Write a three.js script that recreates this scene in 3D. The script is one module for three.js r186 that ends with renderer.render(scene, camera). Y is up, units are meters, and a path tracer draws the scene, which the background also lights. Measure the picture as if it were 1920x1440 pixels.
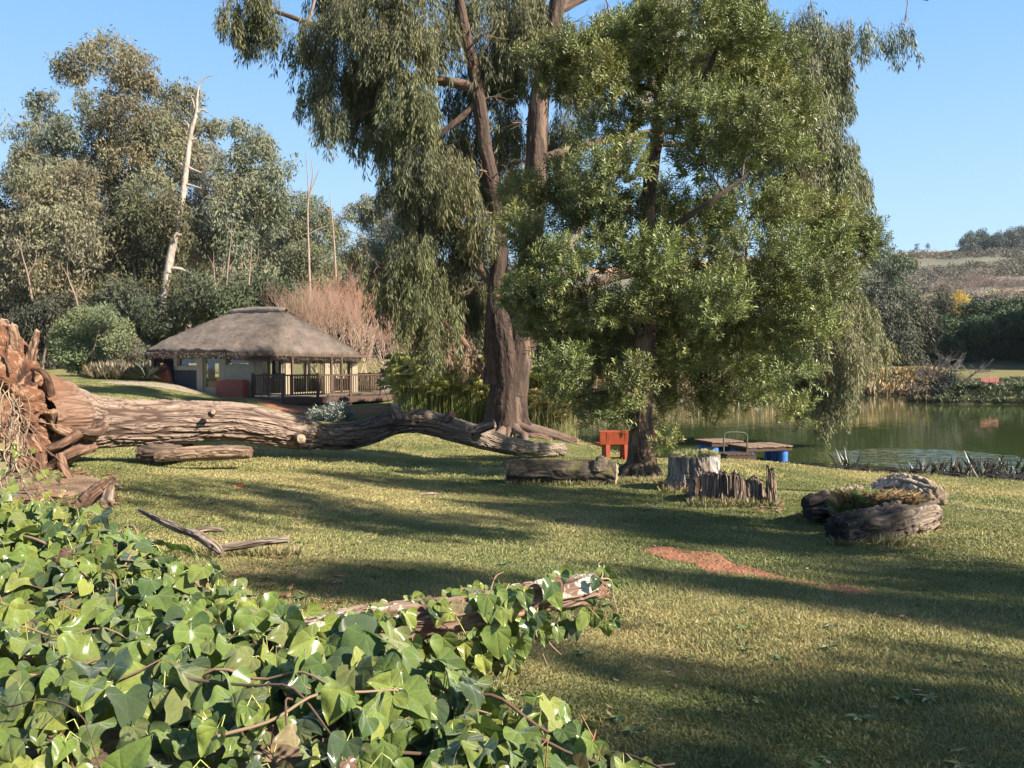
import * as THREE from 'three';
import { mergeVertices } from 'three/addons/utils/BufferGeometryUtils.js';
import { RoundedBoxGeometry } from 'three/addons/geometries/RoundedBoxGeometry.js';

// ---------------------------------------------------------------- camera, sky, sun, exposure
const V3 = THREE.Vector3, EYE = 1.6, F = 1490, PITCH = Math.atan(30 / F);
const scene = new THREE.Scene();
const camera = new THREE.PerspectiveCamera((2 * Math.atan(720 / F) * 180) / Math.PI, 4 / 3, 0.05, 4000);
camera.position.set(0, EYE, 0);
camera.rotation.x = -PITCH;
const SUN_AZ = (64 * Math.PI) / 180, SUN_EL = (34 * Math.PI) / 180;
const SUN = new V3(Math.cos(SUN_EL) * Math.sin(SUN_AZ), Math.sin(SUN_EL), Math.cos(SUN_EL) * Math.cos(SUN_AZ));
const EXPOSURE = 2.42;
const sun = new THREE.DirectionalLight(new THREE.Color().setRGB(1.0, 0.905, 0.75), 5);
sun.target.position.set(0, 0, -20); sun.position.copy(SUN).multiplyScalar(150).add(sun.target.position);
sun.castShadow = true; sun.shadow.radius = 1; sun.shadow.mapSize.set(4096, 4096);
Object.assign(sun.shadow.camera, { left: -90, right: 90, top: 90, bottom: -90, near: 1, far: 400 });
scene.add(sun, sun.target);
{
  const w = 1024, h = 512, d = new Float32Array(w * h * 4), hz = [0.29, 0.405, 0.485], mid = [0.112, 0.238, 0.445], top = [0.014, 0.032, 0.085];
  for (let j = 0; j < h; j++) for (let i = 0; i < w; i++) {
    const e = ((j + 0.5) / h - 0.5) * Math.PI, a = ((i + 0.5) / w - 0.5) * 2 * Math.PI, y = Math.sin(e);
    const x = Math.cos(e) * Math.cos(a), z = Math.cos(e) * Math.sin(a), c = Math.max(0, x * SUN.x + y * SUN.y + z * SUN.z);
    const t = Math.min(1, Math.max(0, y) / 0.42), u = Math.sqrt(Math.max(0, (y - 0.42) / 0.58)), s = t * t * (3 - 2 * t) * 0.4 + t * 0.6;
    for (let k = 0; k < 3; k++) d[(j * w + i) * 4 + k] = (hz[k] * (1 - s) + mid[k] * s) * (1 - u) + top[k] * u + [0.20, 0.18, 0.14][k] * Math.pow(c, 10);
    d[(j * w + i) * 4 + 3] = 1;
  }
  const t = new THREE.DataTexture(d, w, h, THREE.RGBAFormat, THREE.FloatType);
  t.mapping = THREE.EquirectangularReflectionMapping; t.magFilter = t.minFilter = THREE.LinearFilter; t.needsUpdate = true;
  scene.background = t; scene.environment = t;
}
const renderer = new THREE.WebGLRenderer({ antialias: true });
renderer.toneMapping = THREE.LinearToneMapping;
renderer.toneMappingExposure = EXPOSURE;
renderer.shadowMap.enabled = true;

// ---------------------------------------------------------------- helpers
const rng = (a) => () => { a = (a + 0x6d2b79f5) | 0; let t = Math.imul(a ^ (a >>> 15), 1 | a); t = (t + Math.imul(t ^ (t >>> 7), 61 | t)) ^ t; return ((t ^ (t >>> 14)) >>> 0) / 4294967296; };
let R = rng(7);
const rr = (a, b) => a + (b - a) * R(), pick = (a) => a[Math.floor(R() * a.length)];
const clamp = (x, a = 0, b = 1) => Math.min(b, Math.max(a, x)), lerp = (a, b, t) => a + (b - a) * t, sstep = (a, b, x) => { const t = clamp((x - a) / (b - a)); return t * t * (3 - 2 * t); };
const X = new V3(1, 0, 0), UP = new V3(0, 1, 0), v3 = (x, y, z) => new V3(x, y, z);
function at(px, py, D) { const v = v3((px - 960) / F, (720 - py) / F, -1).applyAxisAngle(X, -PITCH); return v.multiplyScalar(D / -v.z).add(camera.position); }
function hash(x, y, z) { let h = Math.imul(x, 374761393) ^ Math.imul(y, 668265263) ^ Math.imul(z, 2147483647 - 1274126177); h = Math.imul(h ^ (h >>> 13), 1274126177); return ((h ^ (h >>> 16)) >>> 0) / 4294967296; }
function vn(x, y, z = 0) {
  const ix = Math.floor(x), iy = Math.floor(y), iz = Math.floor(z); let fx = x - ix, fy = y - iy, fz = z - iz;
  fx = fx * fx * (3 - 2 * fx); fy = fy * fy * (3 - 2 * fy); fz = fz * fz * (3 - 2 * fz);
  const L = (a, b, t) => a + (b - a) * t;
  return L(L(L(hash(ix, iy, iz), hash(ix + 1, iy, iz), fx), L(hash(ix, iy + 1, iz), hash(ix + 1, iy + 1, iz), fx), fy), L(L(hash(ix, iy, iz + 1), hash(ix + 1, iy, iz + 1), fx), L(hash(ix, iy + 1, iz + 1), hash(ix + 1, iy + 1, iz + 1), fx), fy), fz);
}
function fbm(x, y, z = 0, o = 4) { let s = 0, a = 0.5, n = 0; for (let i = 0; i < o; i++) { s += a * vn(x, y, z); n += a; a *= 0.5; x = x * 2.03 + 11.3; y = y * 2.01 + 5.7; z = z * 2.02 + 3.1; } return s / n; }
const mix3 = (a, b, t) => [lerp(a[0], b[0], t), lerp(a[1], b[1], t), lerp(a[2], b[2], t)];
const mul3 = (a, k) => [a[0] * k, a[1] * k, a[2] * k];
const C = (a) => new THREE.Color().setRGB(a[0], a[1], a[2]);

// names are unique at top level: a taken name gets _001, _002 ...
const taken = new Map();
function numbered(n) { const k = taken.get(n) ?? 0; taken.set(n, k + 1); return k ? `${n}_${String(k).padStart(3, '0')}` : n; }
const shade = (o) => { o.castShadow = true; o.receiveShadow = true; return o; };
function thing(name, label, category, pos, group) {
  const g = new THREE.Group(); g.name = numbered(name); g.position.copy(pos ?? v3(0, 0, 0)); scene.add(g);
  g.userData = { label, category }; if (group) g.userData.group = group;
  return g;
}
function structure(name, geo, mat) { const m = shade(new THREE.Mesh(geo, mat)); m.name = numbered(name); m.userData.kind = 'structure'; scene.add(m); return m; }
// a part whose geometry is given in world coordinates
function part(parent, name, geo, mat, extra) {
  const o = v3(0, 0, 0); for (let p = parent; p; p = p.parent) o.add(p.position);
  geo.translate(-o.x, -o.y, -o.z);
  const m = shade(new THREE.Mesh(geo, mat)); m.name = name; if (extra) Object.assign(m.userData, extra); parent.add(m); return m;
}
const _d = new THREE.Object3D(), _c = new THREE.Color();
// list of {p, q, s, c}; world coordinates; parent a group or the scene
function instances(parent, name, geo, mat, list, extra = { kind: 'stuff' }) {
  const m = shade(new THREE.InstancedMesh(geo, mat, list.length)); m.name = parent === scene ? numbered(name) : name;
  const o = parent === scene ? v3(0, 0, 0) : parent.position;
  list.forEach((e, i) => {
    _d.position.copy(e.p).sub(o); _d.quaternion.copy(e.q); typeof e.s === 'number' ? _d.scale.setScalar(e.s) : _d.scale.copy(e.s); _d.updateMatrix(); m.setMatrixAt(i, _d.matrix);
    if (e.c) m.setColorAt(i, _c.setRGB(e.c[0], e.c[1], e.c[2]));
  });
  Object.assign(m.userData, extra); parent.add(m); return m;
}
const quatUp = (dir, spin) => new THREE.Quaternion().setFromUnitVectors(UP, dir).multiply(new THREE.Quaternion().setFromAxisAngle(UP, spin));
const spinQ = (a, tx = 0, tz = 0) => new THREE.Quaternion().setFromEuler(new THREE.Euler(tx, a, tz, 'YXZ'));

class GB {
  constructor() { this.p = []; this.n = []; this.c = []; this.u = []; this.i = []; }
  v(p, n, c, u = 0, w = 0) { this.p.push(p.x, p.y, p.z); this.n.push(n.x, n.y, n.z); this.c.push(c[0], c[1], c[2]); this.u.push(u, w); return this.p.length / 3 - 1; }
  // a narrow leaf: two triangles, slightly folded along its length
  leaf(b, dir, side, len, wid, c, droop = 0) {
    const nn = v3().crossVectors(side, dir).normalize(), m = b.clone().addScaledVector(dir, len * 0.45).addScaledVector(nn, len * 0.06), t = b.clone().addScaledVector(dir, len); t.y -= droop * len;
    const a = m.clone().addScaledVector(side, wid / 2), d = m.clone().addScaledVector(side, -wid / 2);
    const k = this.v(b, nn, c, 0.5, 0); this.v(a, nn, c, 1, 0.5); this.v(t, nn, c, 0.5, 1); this.v(d, nn, c, 0, 0.5); this.i.push(k, k + 1, k + 2, k, k + 2, k + 3);
  }
  tube(pts, rad, sides, c, cap = false) {
    let prev = -1, first = -1; const n = pts.length, T = v3(), A = v3(), B = v3(), d = v3(), o = v3(); let len = 0;
    for (let i = 0; i < n; i++) {
      T.subVectors(pts[Math.min(n - 1, i + 1)], pts[Math.max(0, i - 1)]).normalize(); if (i) len += pts[i].distanceTo(pts[i - 1]);
      A.set(Math.abs(T.y) > 0.9 ? 1 : 0, Math.abs(T.y) > 0.9 ? 0 : 1, 0).cross(T).normalize(); B.crossVectors(T, A);
      const row = this.p.length / 3;
      for (let j = 0; j <= sides; j++) { const a = (j / sides) * 2 * Math.PI; d.copy(A).multiplyScalar(Math.cos(a)).addScaledVector(B, Math.sin(a)); o.copy(pts[i]).addScaledVector(d, rad[i]); this.v(o, d, typeof c === 'function' ? c(o, d) : c, (a * rad[0]), len); }
      if (i) for (let j = 0; j < sides; j++) { const a = prev + j, b = row + j; this.i.push(a, a + 1, b, b, a + 1, b + 1); }
      prev = row; if (!i) first = row;
    }
    if (cap) for (const [row, sgn] of [[first, -1], [prev, 1]]) { const q = sgn < 0 ? pts[0] : pts[n - 1]; const nn = T.clone().multiplyScalar(sgn); const k = this.v(q, nn, typeof c === 'function' ? c(q, nn) : c); for (let j = 0; j < sides; j++) sgn > 0 ? this.i.push(k, row + j, row + j + 1) : this.i.push(k, row + j + 1, row + j); }
  }
  get size() { return this.p.length; }
  geo() {
    const g = new THREE.BufferGeometry();
    g.setAttribute('position', new THREE.Float32BufferAttribute(this.p, 3)); g.setAttribute('normal', new THREE.Float32BufferAttribute(this.n, 3));
    g.setAttribute('color', new THREE.Float32BufferAttribute(this.c, 3)); g.setAttribute('uv', new THREE.Float32BufferAttribute(this.u, 2)); g.setIndex(this.i); return g;
  }
}
// ---- textures (all tile)
function pn(x, y, per, seed = 0) { // periodic value noise
  const ix = Math.floor(x), iy = Math.floor(y), w = (k) => ((k % per) + per) % per; let fx = x - ix, fy = y - iy; fx = fx * fx * (3 - 2 * fx); fy = fy * fy * (3 - 2 * fy);
  return lerp(lerp(hash(w(ix), w(iy), seed), hash(w(ix + 1), w(iy), seed), fx), lerp(hash(w(ix), w(iy + 1), seed), hash(w(ix + 1), w(iy + 1), seed), fx), fy);
}
function tex(n, fn, srgb = false, repeat = [1, 1]) {
  const d = new Uint8Array(n * n * 4);
  for (let j = 0; j < n; j++) for (let i = 0; i < n; i++) { const c = fn(i / n, j / n); for (let k = 0; k < 3; k++) d[(j * n + i) * 4 + k] = clamp(Array.isArray(c) ? c[k] : c) * 255; d[(j * n + i) * 4 + 3] = 255; }
  const t = new THREE.DataTexture(d, n, n); t.wrapS = t.wrapT = THREE.RepeatWrapping; t.magFilter = THREE.LinearFilter; t.repeat.set(...repeat); if (srgb) t.colorSpace = THREE.SRGBColorSpace; t.needsUpdate = true; return t;
}
const pf = (u, v, f, s) => 0.5 * pn(u * f, v * f, f, s) + 0.3 * pn(u * f * 2, v * f * 2, f * 2, s + 1) + 0.2 * pn(u * f * 4, v * f * 4, f * 4, s + 2);
const T = {
  turf: tex(1024, (u, v) => { const a = pf(u, v, 9, 1), b = pn(u * 220, v * 220, 220, 5), e = pn(u * 90, v * 90, 90, 8); const k = 0.55 + 0.5 * a + 0.55 * (b - 0.5) + 0.3 * (e - 0.5); return [k * 0.8, k * 0.8, k * 0.72]; }),
  turfBump: tex(1024, (u, v) => 0.5 * pn(u * 200, v * 200, 200, 5) + 0.5 * pn(u * 70, v * 70, 70, 9)),
  bark: tex(512, (u, v) => { const n = pn(u * 14 + pn(u * 6, v * 6, 6, 4), v * 5, 14, 3), m = pn(u * 40, v * 12, 40, 6); return 1 - 0.7 * Math.pow(1 - Math.abs(2 * n - 1), 3) - 0.3 * m; }),
  thatch: tex(512, (u, v) => 0.55 * pn(u * 130, v * 9, 9 * 130, 3) + 0.3 * pn(u * 60, v * 4, 240, 5) + 0.15 * pn(u * 16, v * 16, 16, 8)),
  grain: tex(256, (u, v) => { const k = 0.7 + 0.35 * pn(u * 60, v * 4, 240, 2) - 0.25 * pn(u * 12, v * 3, 36, 7) + 0.15 * pn(u * 30, v * 30, 30, 1); return [k, k * 0.98, k * 0.95]; }),
  plaster: tex(256, (u, v) => { const k = 0.74 + 0.3 * pf(u, v, 6, 2) - 0.1 * pn(u * 40, v * 40, 40, 4); return [k, k, k * 0.98]; }),
  rock: tex(512, (u, v) => 0.6 * pf(u, v, 12, 2) + 0.4 * pn(u * 70, v * 70, 70, 5)),
  ripple: tex(512, (u, v) => 0.5 * pn(u * 10, v * 34, 340, 2) + 0.3 * pn(u * 18, v * 60, 1080, 5) + 0.2 * pn(u * 40, v * 40, 40, 6)),
};
const std = (c, o = {}) => new THREE.MeshStandardMaterial({ color: C(c), roughness: 0.9, side: THREE.DoubleSide, ...o });
const M = {
  leafy: (c, o = {}) => new THREE.MeshPhysicalMaterial({ color: C(c), vertexColors: true, roughness: 0.75, transmission: 0.28, thickness: 0, side: THREE.DoubleSide, ...o }),
  bark: new THREE.MeshStandardMaterial({ vertexColors: true, roughness: 0.95, bumpMap: T.bark, bumpScale: 0.012, side: THREE.DoubleSide }),
  twig: new THREE.MeshStandardMaterial({ vertexColors: true, roughness: 0.95, side: THREE.DoubleSide }),
  wood: (c, o = {}) => std(c, { map: T.grain, ...o }),
};
M.wood_dark = M.wood([0.085, 0.05, 0.035]); M.wood_grey = M.wood([0.30, 0.27, 0.24]); M.wood_red = M.wood([0.19, 0.085, 0.05]);

// ---- a trunk, log or limb: tapered tube with cracked bark in relief; coordinates in the world
function barkTube({ pts, rad, along = 120, around = 48, fiss = 0.02, fA = 12, fL = 2.2, lump = 0.06, lumpF = 3, seed = 0, plate = [0.36, 0.28, 0.21], crack = [0.10, 0.06, 0.04], tint, flute, capA, capB }) {
  const curve = new THREE.CatmullRomCurve3(pts, false, 'centripetal'), N = pts.length - 1, P = [], Tn = [];
  for (let i = 0; i <= along; i++) { P.push(curve.getPoint(i / along)); Tn.push(curve.getTangent(i / along)); }
  let nrm = Math.abs(Tn[0].y) > 0.8 ? v3(1, 0, 0) : v3(0, 1, 0); const pos = [], col = [], uv = [], idx = []; let s = 0; const q = new THREE.Quaternion(), B = v3(), d = v3(), o = v3();
  for (let i = 0; i <= along; i++) {
    if (i) { q.setFromUnitVectors(Tn[i - 1], Tn[i]); nrm.applyQuaternion(q); s += P[i].distanceTo(P[i - 1]); }
    nrm.addScaledVector(Tn[i], -nrm.dot(Tn[i])).normalize(); B.crossVectors(Tn[i], nrm);
    const t = i / along, f = t * N, k = Math.min(N - 1, Math.floor(f)), r0 = lerp(rad[k], rad[k + 1], sstep(0, 1, f - k) * 0.5 + (f - k) * 0.5);
    for (let j = 0; j <= around; j++) {
      const a = ((j % around) / around) * 2 * Math.PI, ca = Math.cos(a), sa = Math.sin(a), r1 = r0 * (flute ? flute(t, a) : 1);
      d.copy(nrm).multiplyScalar(ca).addScaledVector(B, sa);
      const w = 0.55 * (vn(ca * 3 + seed, sa * 3, s * 3) - 0.5) + 0.25 * (vn(ca * 9 + seed, sa * 9, s * 11) - 0.5), nx = ca * r0 * fA + w + seed * 3.7, ny = sa * r0 * fA + w;
      const n1 = vn(nx, ny, s * fL), n2 = vn(nx * 2.3 + 9, ny * 2.3, s * fL * 1.9), n3 = vn(nx * 1.1 + 31, ny * 1.1, s * fL * 5 + 7), cr = Math.max(sstep(0.66, 0.97, 1 - Math.abs(2 * n1 - 1)), 0.75 * sstep(0.7, 0.98, 1 - Math.abs(2 * n2 - 1)), 0.6 * sstep(0.8, 0.99, 1 - Math.abs(2 * n3 - 1)));
      const rad1 = r1 * (1 + lump * (fbm(ca * lumpF * 0.5 + seed, sa * lumpF * 0.5, s * lumpF * 0.5, 3) - 0.5) * 2) + fiss * (0.35 - cr);
      o.copy(P[i]).addScaledVector(d, Math.max(0.002, rad1)); pos.push(o.x, o.y, o.z);
      let c = mix3(plate, crack, clamp(cr * 0.95)); c = mul3(c, 0.62 + 0.5 * vn(nx * 0.7, ny * 0.7, s * 1.5 + 20) + 0.28 * vn(nx * 4, ny * 4, s * fL * 8)); if (tint) c = tint(c, o, d, t); col.push(...c); uv.push((a / 6.283) * Math.max(1, Math.round(r0 * 6)), s);
      if (i && j < around) { const a0 = (i - 1) * (around + 1) + j, b0 = a0 + around + 1; idx.push(a0, a0 + 1, b0, b0, a0 + 1, b0 + 1); }
    }
  }
  const body = pos.length / 3;
  for (const [cap, i, sg] of [[capA, 0, -1], [capB, along, 1]]) if (cap) { // broken or sawn end: rings towards the middle
    const rings = 5, start = pos.length / 3;
    for (let g = 0; g <= rings; g++) for (let j = 0; j <= around; j++) {
      const k = (i * (around + 1) + (j % around)) * 3, f = g / rings; o.set(pos[k], pos[k + 1], pos[k + 2]).lerp(P[i], f);
      o.addScaledVector(Tn[i], sg * (cap.bulge ?? 0.02) * (g ? (vn(o.x * 30, o.y * 30, o.z * 30) - 0.3) * (cap.rough ?? 1) : 0)); pos.push(o.x, o.y, o.z);
      const ring = 0.8 + 0.35 * vn(f * 14 + j * 0.02, seed) ; col.push(...mul3(cap.color, g ? ring : 0.7)); uv.push(f, j * 0.1);
      if (g && j < around) { const a0 = start + (g - 1) * (around + 1) + j, b0 = a0 + around + 1; sg > 0 ? idx.push(a0, a0 + 1, b0, b0, a0 + 1, b0 + 1) : idx.push(a0, b0, a0 + 1, b0, b0 + 1, a0 + 1); }
    }
  }
  const g = new THREE.BufferGeometry(); g.setAttribute('position', new THREE.Float32BufferAttribute(pos, 3)); g.setAttribute('color', new THREE.Float32BufferAttribute(col, 3)); g.setAttribute('uv', new THREE.Float32BufferAttribute(uv, 2)); g.setIndex(idx); g.computeVertexNormals();
  const n = g.attributes.normal;
  for (let i = 0; i <= along; i++) { const a = i * (around + 1), b = a + around; d.set(n.getX(a) + n.getX(b), n.getY(a) + n.getY(b), n.getZ(a) + n.getZ(b)).normalize(); n.setXYZ(a, d.x, d.y, d.z); n.setXYZ(b, d.x, d.y, d.z); }
  return g;
}

// ---------------------------------------------------------------- terrain
const WATER = -1.15, wd = (py) => ((EYE - WATER) * F) / (py - 690); // distance of a point on the water
const shore = (px, py) => { const p = at(px, py, wd(py)); return [p.x, p.z]; };
const POND = [shore(1010, 800), shore(1062, 826), shore(1130, 847), shore(1230, 866), shore(1380, 874), shore(1500, 880), shore(1610, 888), shore(1700, 893), shore(1920, 907), [24, -15], [60, -10], [75, -45], [40, -54], shore(1960, 758), shore(1840, 758), shore(1760, 757), shore(1722, 751), shore(1735, 744), shore(1720, 741), shore(1500, 740), shore(1250, 741), shore(1120, 745), shore(1050, 756), shore(1015, 772)];
function pondSD(x, z) {
  let d = 1e9, inside = false;
  for (let i = 0, j = POND.length - 1; i < POND.length; j = i++) {
    const [ax, az] = POND[i], [bx, bz] = POND[j], ex = bx - ax, ez = bz - az, t = clamp(((x - ax) * ex + (z - az) * ez) / (ex * ex + ez * ez));
    d = Math.min(d, Math.hypot(x - ax - ex * t, z - az - ez * t)); if (az > z !== bz > z && x < ((bx - ax) * (z - az)) / (bz - az) + ax) inside = !inside;
  }
  return inside ? -d : d;
}
const GC = [
  [960, 1700, 2.35], [300, 1600, 2.5], [1800, 1600, 2.6], [1900, 1440, 3.2], [1300, 1200, 4.8], [700, 1180, 4.8], [300, 1120, 5.4], [1650, 1025, 8], [1440, 950, 10.4], [1300, 915, 12.3], [1200, 890, 14.2], [1050, 908, 12.8], [1155, 864, 21.3],
  [1050, 856, 19], [950, 815, 25], [360, 866, 14.3], [100, 876, 12], [-200, 900, 11], [600, 792, 32], [735, 757, 38], [640, 775, 35], [150, 735, 30], [120, 706, 42], [-300, 720, 35], [250, 712, 40], [480, 745, 37], [420, 700, 52], [200, 690, 60], [-200, 670, 75], [700, 720, 52], [860, 800, 28],
  [1900, 915, 17], [2400, 950, 15], [1700, 905, 18], [1000, 705, 70], [1300, 700, 92], [1600, 697, 92], [1800, 697, 86], [1920, 700, 80], [1850, 727, 66], [2400, 690, 80], [2600, 760, 60],
  [1750, 670, 125], [1400, 668, 125], [1900, 668, 125], [900, 660, 125], [400, 650, 120], [-300, 650, 125],
].map(([px, py, D]) => { const p = at(px, py, D); return [p.x / D, Math.log(D), p.y]; });
GC.push([3, Math.log(4), -0.2], [-3, Math.log(4), 0.4], [6, Math.log(2.5), -0.2], [-6, Math.log(2.5), 0.3], [2.5, Math.log(12), -0.6], [-2.5, Math.log(12), 0.8]);
const SKYLINE = [[-2000, 545], [-500, 540], [300, 540], [900, 520], [1400, 482], [1660, 475], [1760, 471], [1840, 460], [1920, 455], [2300, 440], [4000, 450]];
function farY(u, D) { // the hillside: rises in view from the far bank to the crest
  const px = clamp(960 + u * F, -1990, 3990); let k = 0; while (SKYLINE[k + 1][0] < px) k++; const [x0, y0] = SKYLINE[k], [x1, y1] = SKYLINE[k + 1], sk = lerp(y0, y1, (px - x0) / (x1 - x0));
  const t = clamp((Math.log(D) - Math.log(120)) / (Math.log(500) - Math.log(120))), py = lerp(668, sk, Math.pow(t, 0.9)); return EYE + ((690 - py) * Math.min(D, 500)) / F - Math.max(0, D - 500) * 0.05 + (D > 160 ? 1.2 * (fbm(u * 60, D * 0.03, 2, 3) - 0.5) : 0);
}
function groundY(x, z) {
  const D = Math.max(2.2, -z), u = x / D, l = Math.log(D); let s = 0, w = 0;
  for (const [cu, cl, cy] of GC) { const du = (cu - u) * 1.1, dl = cl - l, q = 1 / Math.pow(du * du + dl * dl + 0.004, 1.8); s += q * cy; w += q; }
  let y = s / w; if (D > 105) y = lerp(y, farY(u, D), sstep(105, 135, D));
  if (D > 8 && D < 130) { const d = pondSD(x, z); if (d > 0) y = lerp(Math.min(y, WATER + 0.1), Math.max(y, WATER + 0.12), sstep(0, D > 45 ? 4 : 2.2, d)); else y = WATER - 0.06 - Math.min(1.3, -d * 0.3); }
  return y + (D < 40 ? 0.03 * (fbm(x * 0.9, z * 0.9, 3, 2) - 0.5) : 0);
}
const gp = (px, D) => { const x = ((px - 960) / F) * D; return v3(x, groundY(x, -D), -D); };
// the world point where the line of sight through a pixel meets the ground
function onGround(px, py) { let lo = 1.5, hi = 200; for (let k = 0; k < 40; k++) { const m = Math.sqrt(lo * hi), p = at(px, py, m); p.y > groundY(p.x, p.z) ? (lo = m) : (hi = m); } const p = at(px, py, lo); p.y = groundY(p.x, p.z); return p; }

const STRAW = [0.49, 0.415, 0.175], GREEN = [0.185, 0.215, 0.055], SOIL = [0.30, 0.12, 0.065];
const lawnMix = (x, z) => clamp(0.44 + 1.9 * (fbm(x * 0.45 + 4, z * 0.6, 1, 4) - 0.48) + 0.75 * (fbm(x * 2.3, z * 2.3, 7, 2) - 0.5), 0.02, 0.98);
function groundColor(x, z) {
  const D = -z; let c = mix3(GREEN, STRAW, lawnMix(x, z));
  c = mul3(c, 0.85 + 0.3 * vn(x * 1.3, z * 1.3, 3));
  if (D > 45) c = mix3(c, [0.30, 0.25, 0.10], sstep(45, 70, D) * (0.5 + 0.5 * vn(x * 0.15, z * 0.15, 2)));
  const d = D > 8 && D < 130 ? pondSD(x, z) : 99; if (d < 0.7) c = mix3(c, [0.07, 0.055, 0.035], sstep(0.7, 0.1, d));
  return c;
}
function polarSheet(r0, r1, nr, aRange, colorFn) {
  const A = []; for (let i = 0; i <= 60; i++) A.push(-Math.PI + ((Math.PI - aRange) * i) / 60); for (let i = 1; i <= 300; i++) A.push(-aRange + (2 * aRange * i) / 300); for (let i = 1; i <= 60; i++) A.push(aRange + ((Math.PI - aRange) * i) / 60);
  const pos = [], col = [], uv = [], idx = [], n = A.length;
  for (let k = 0; k <= nr; k++) { const r = r0 * Math.pow(r1 / r0, k / nr); for (const a of A) { const x = Math.sin(a) * r, z = -Math.cos(a) * r; pos.push(x, groundY(x, z), z); col.push(...colorFn(x, z)); uv.push(x, z); } }
  for (let k = 0; k < nr; k++) for (let i = 0; i < n - 1; i++) { const a = k * n + i, b = a + n; idx.push(a, a + 1, b, b, a + 1, b + 1); }
  if (r0 < 2) { const c = pos.length / 3; pos.push(0, groundY(0, 0), 0); col.push(...colorFn(0, 0)); uv.push(0, 0); for (let i = 0; i < n - 1; i++) idx.push(c, i + 1, i); }
  const g = new THREE.BufferGeometry(); g.setAttribute('position', new THREE.Float32BufferAttribute(pos, 3)); g.setAttribute('color', new THREE.Float32BufferAttribute(col, 3)); g.setAttribute('uv', new THREE.Float32BufferAttribute(uv, 2)); g.setIndex(idx); g.computeVertexNormals();
  if (g.attributes.normal.getY(0) < 0) { const a = g.index.array; for (let i = 0; i < a.length; i += 3) { const t = a[i]; a[i] = a[i + 1]; a[i + 1] = t; } g.computeVertexNormals(); }
  return g;
}
T.turf.repeat.set(0.55, 0.55); T.turfBump.repeat.set(0.55, 0.55);
structure('lawn', polarSheet(1, 120, 230, 0.62, groundColor), new THREE.MeshStandardMaterial({ vertexColors: true, roughness: 0.97, map: T.turf, bumpMap: T.turfBump, bumpScale: 0.03 }));
const hillColor = (x, z) => {
  const D = -z, n = fbm(x * 0.02, z * 0.05, 4, 4), m = vn(x * 0.004 + 3, z * 0.03, 9); let c = mix3([0.125, 0.12, 0.08], [0.21, 0.17, 0.12], clamp(n * 1.8 - 0.45)); c = mix3(c, [0.09, 0.10, 0.06], clamp(m * 2 - 1.0) * 0.8);
  if (D > 440) c = mix3(c, [0.48, 0.27, 0.13], sstep(440, 480, D) * clamp(1 - (x / D - 0.50) * 10)); if (Math.abs(D - 235 - x * 0.1) < 14) c = mix3(c, [0.55, 0.40, 0.22], 0.7); return c;
};
structure('hillside', polarSheet(119, 1500, 90, 0.62, hillColor), new THREE.MeshStandardMaterial({ vertexColors: true, roughness: 1 }));
{ // the pond
  const s = new THREE.Shape(POND.map(([x, z]) => new THREE.Vector2(x * 1.0, -z))), g = new THREE.ShapeGeometry(s); g.rotateX(-Math.PI / 2); g.translate(0, WATER, 0);
  // a little wider than the shoreline so that it meets the bank
  const p = g.attributes.position, cx = 18, cz = -45; for (let i = 0; i < p.count; i++) { const dx = p.getX(i) - cx, dz = p.getZ(i) - cz, l = Math.hypot(dx, dz); p.setX(i, p.getX(i) + (dx / l) * 0.6); p.setZ(i, p.getZ(i) + (dz / l) * 0.6); }
  const u = g.attributes.uv; for (let i = 0; i < p.count; i++) u.setXY(i, p.getX(i) * 0.16, p.getZ(i) * 0.16);
  structure('water', g, new THREE.MeshPhysicalMaterial({ color: C([0.045, 0.066, 0.02]), roughness: 0.025, ior: 1.33, bumpMap: T.ripple, bumpScale: 0.0028 }));
  // a breath of wind ruffles the water by the near shore on the right
  const c = at(1765, 864, wd(864)), pos = [], uv = [], idx = []; for (let k = 0; k <= 10; k++) for (let i = 0; i <= 60; i++) { const a = (i / 60) * 6.2832, e = (k / 10) * (0.7 + 0.6 * fbm(Math.cos(a) * 2, Math.sin(a) * 2, 4, 3)); pos.push(c.x + Math.cos(a) * e * 3.4, WATER + 0.004, c.z + Math.sin(a) * e * 3.3); uv.push(pos[pos.length - 3] * 0.2, pos[pos.length - 1] * 0.2); }
  for (let k = 0; k < 10; k++) for (let i = 0; i < 60; i++) { const a = k * 61 + i, b = a + 61; idx.push(a, a + 1, b, b, a + 1, b + 1); }
  const rg = new THREE.BufferGeometry(); rg.setAttribute('position', new THREE.Float32BufferAttribute(pos, 3)); rg.setAttribute('uv', new THREE.Float32BufferAttribute(uv, 2)); rg.setIndex(idx); rg.computeVertexNormals(); if (rg.attributes.normal.getY(0) < 0) { for (let i = 0; i < idx.length; i += 3) [idx[i], idx[i + 1]] = [idx[i + 1], idx[i]]; rg.setIndex(idx); rg.computeVertexNormals(); }
  structure('water', rg, new THREE.MeshPhysicalMaterial({ color: C([0.045, 0.066, 0.02]), roughness: 0.03, ior: 1.33, bumpMap: T.ripple, bumpScale: 0.022 }));
}

// ---------------------------------------------------------------- foliage: leaf clumps and crowns
const jitter = (c, k = 0.25) => { const b = 1 + (R() - 0.5) * 2 * k, g = (R() - 0.5) * 0.12; return [c[0] * b * (1 + g), c[1] * b, c[2] * b * (1 - g)]; };
function ball() { for (;;) { const p = v3(rr(-1, 1), rr(-1, 1), rr(-1, 1)); if (p.lengthSq() <= 1) return p; } }
const ONE = [1, 1, 1];
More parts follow.
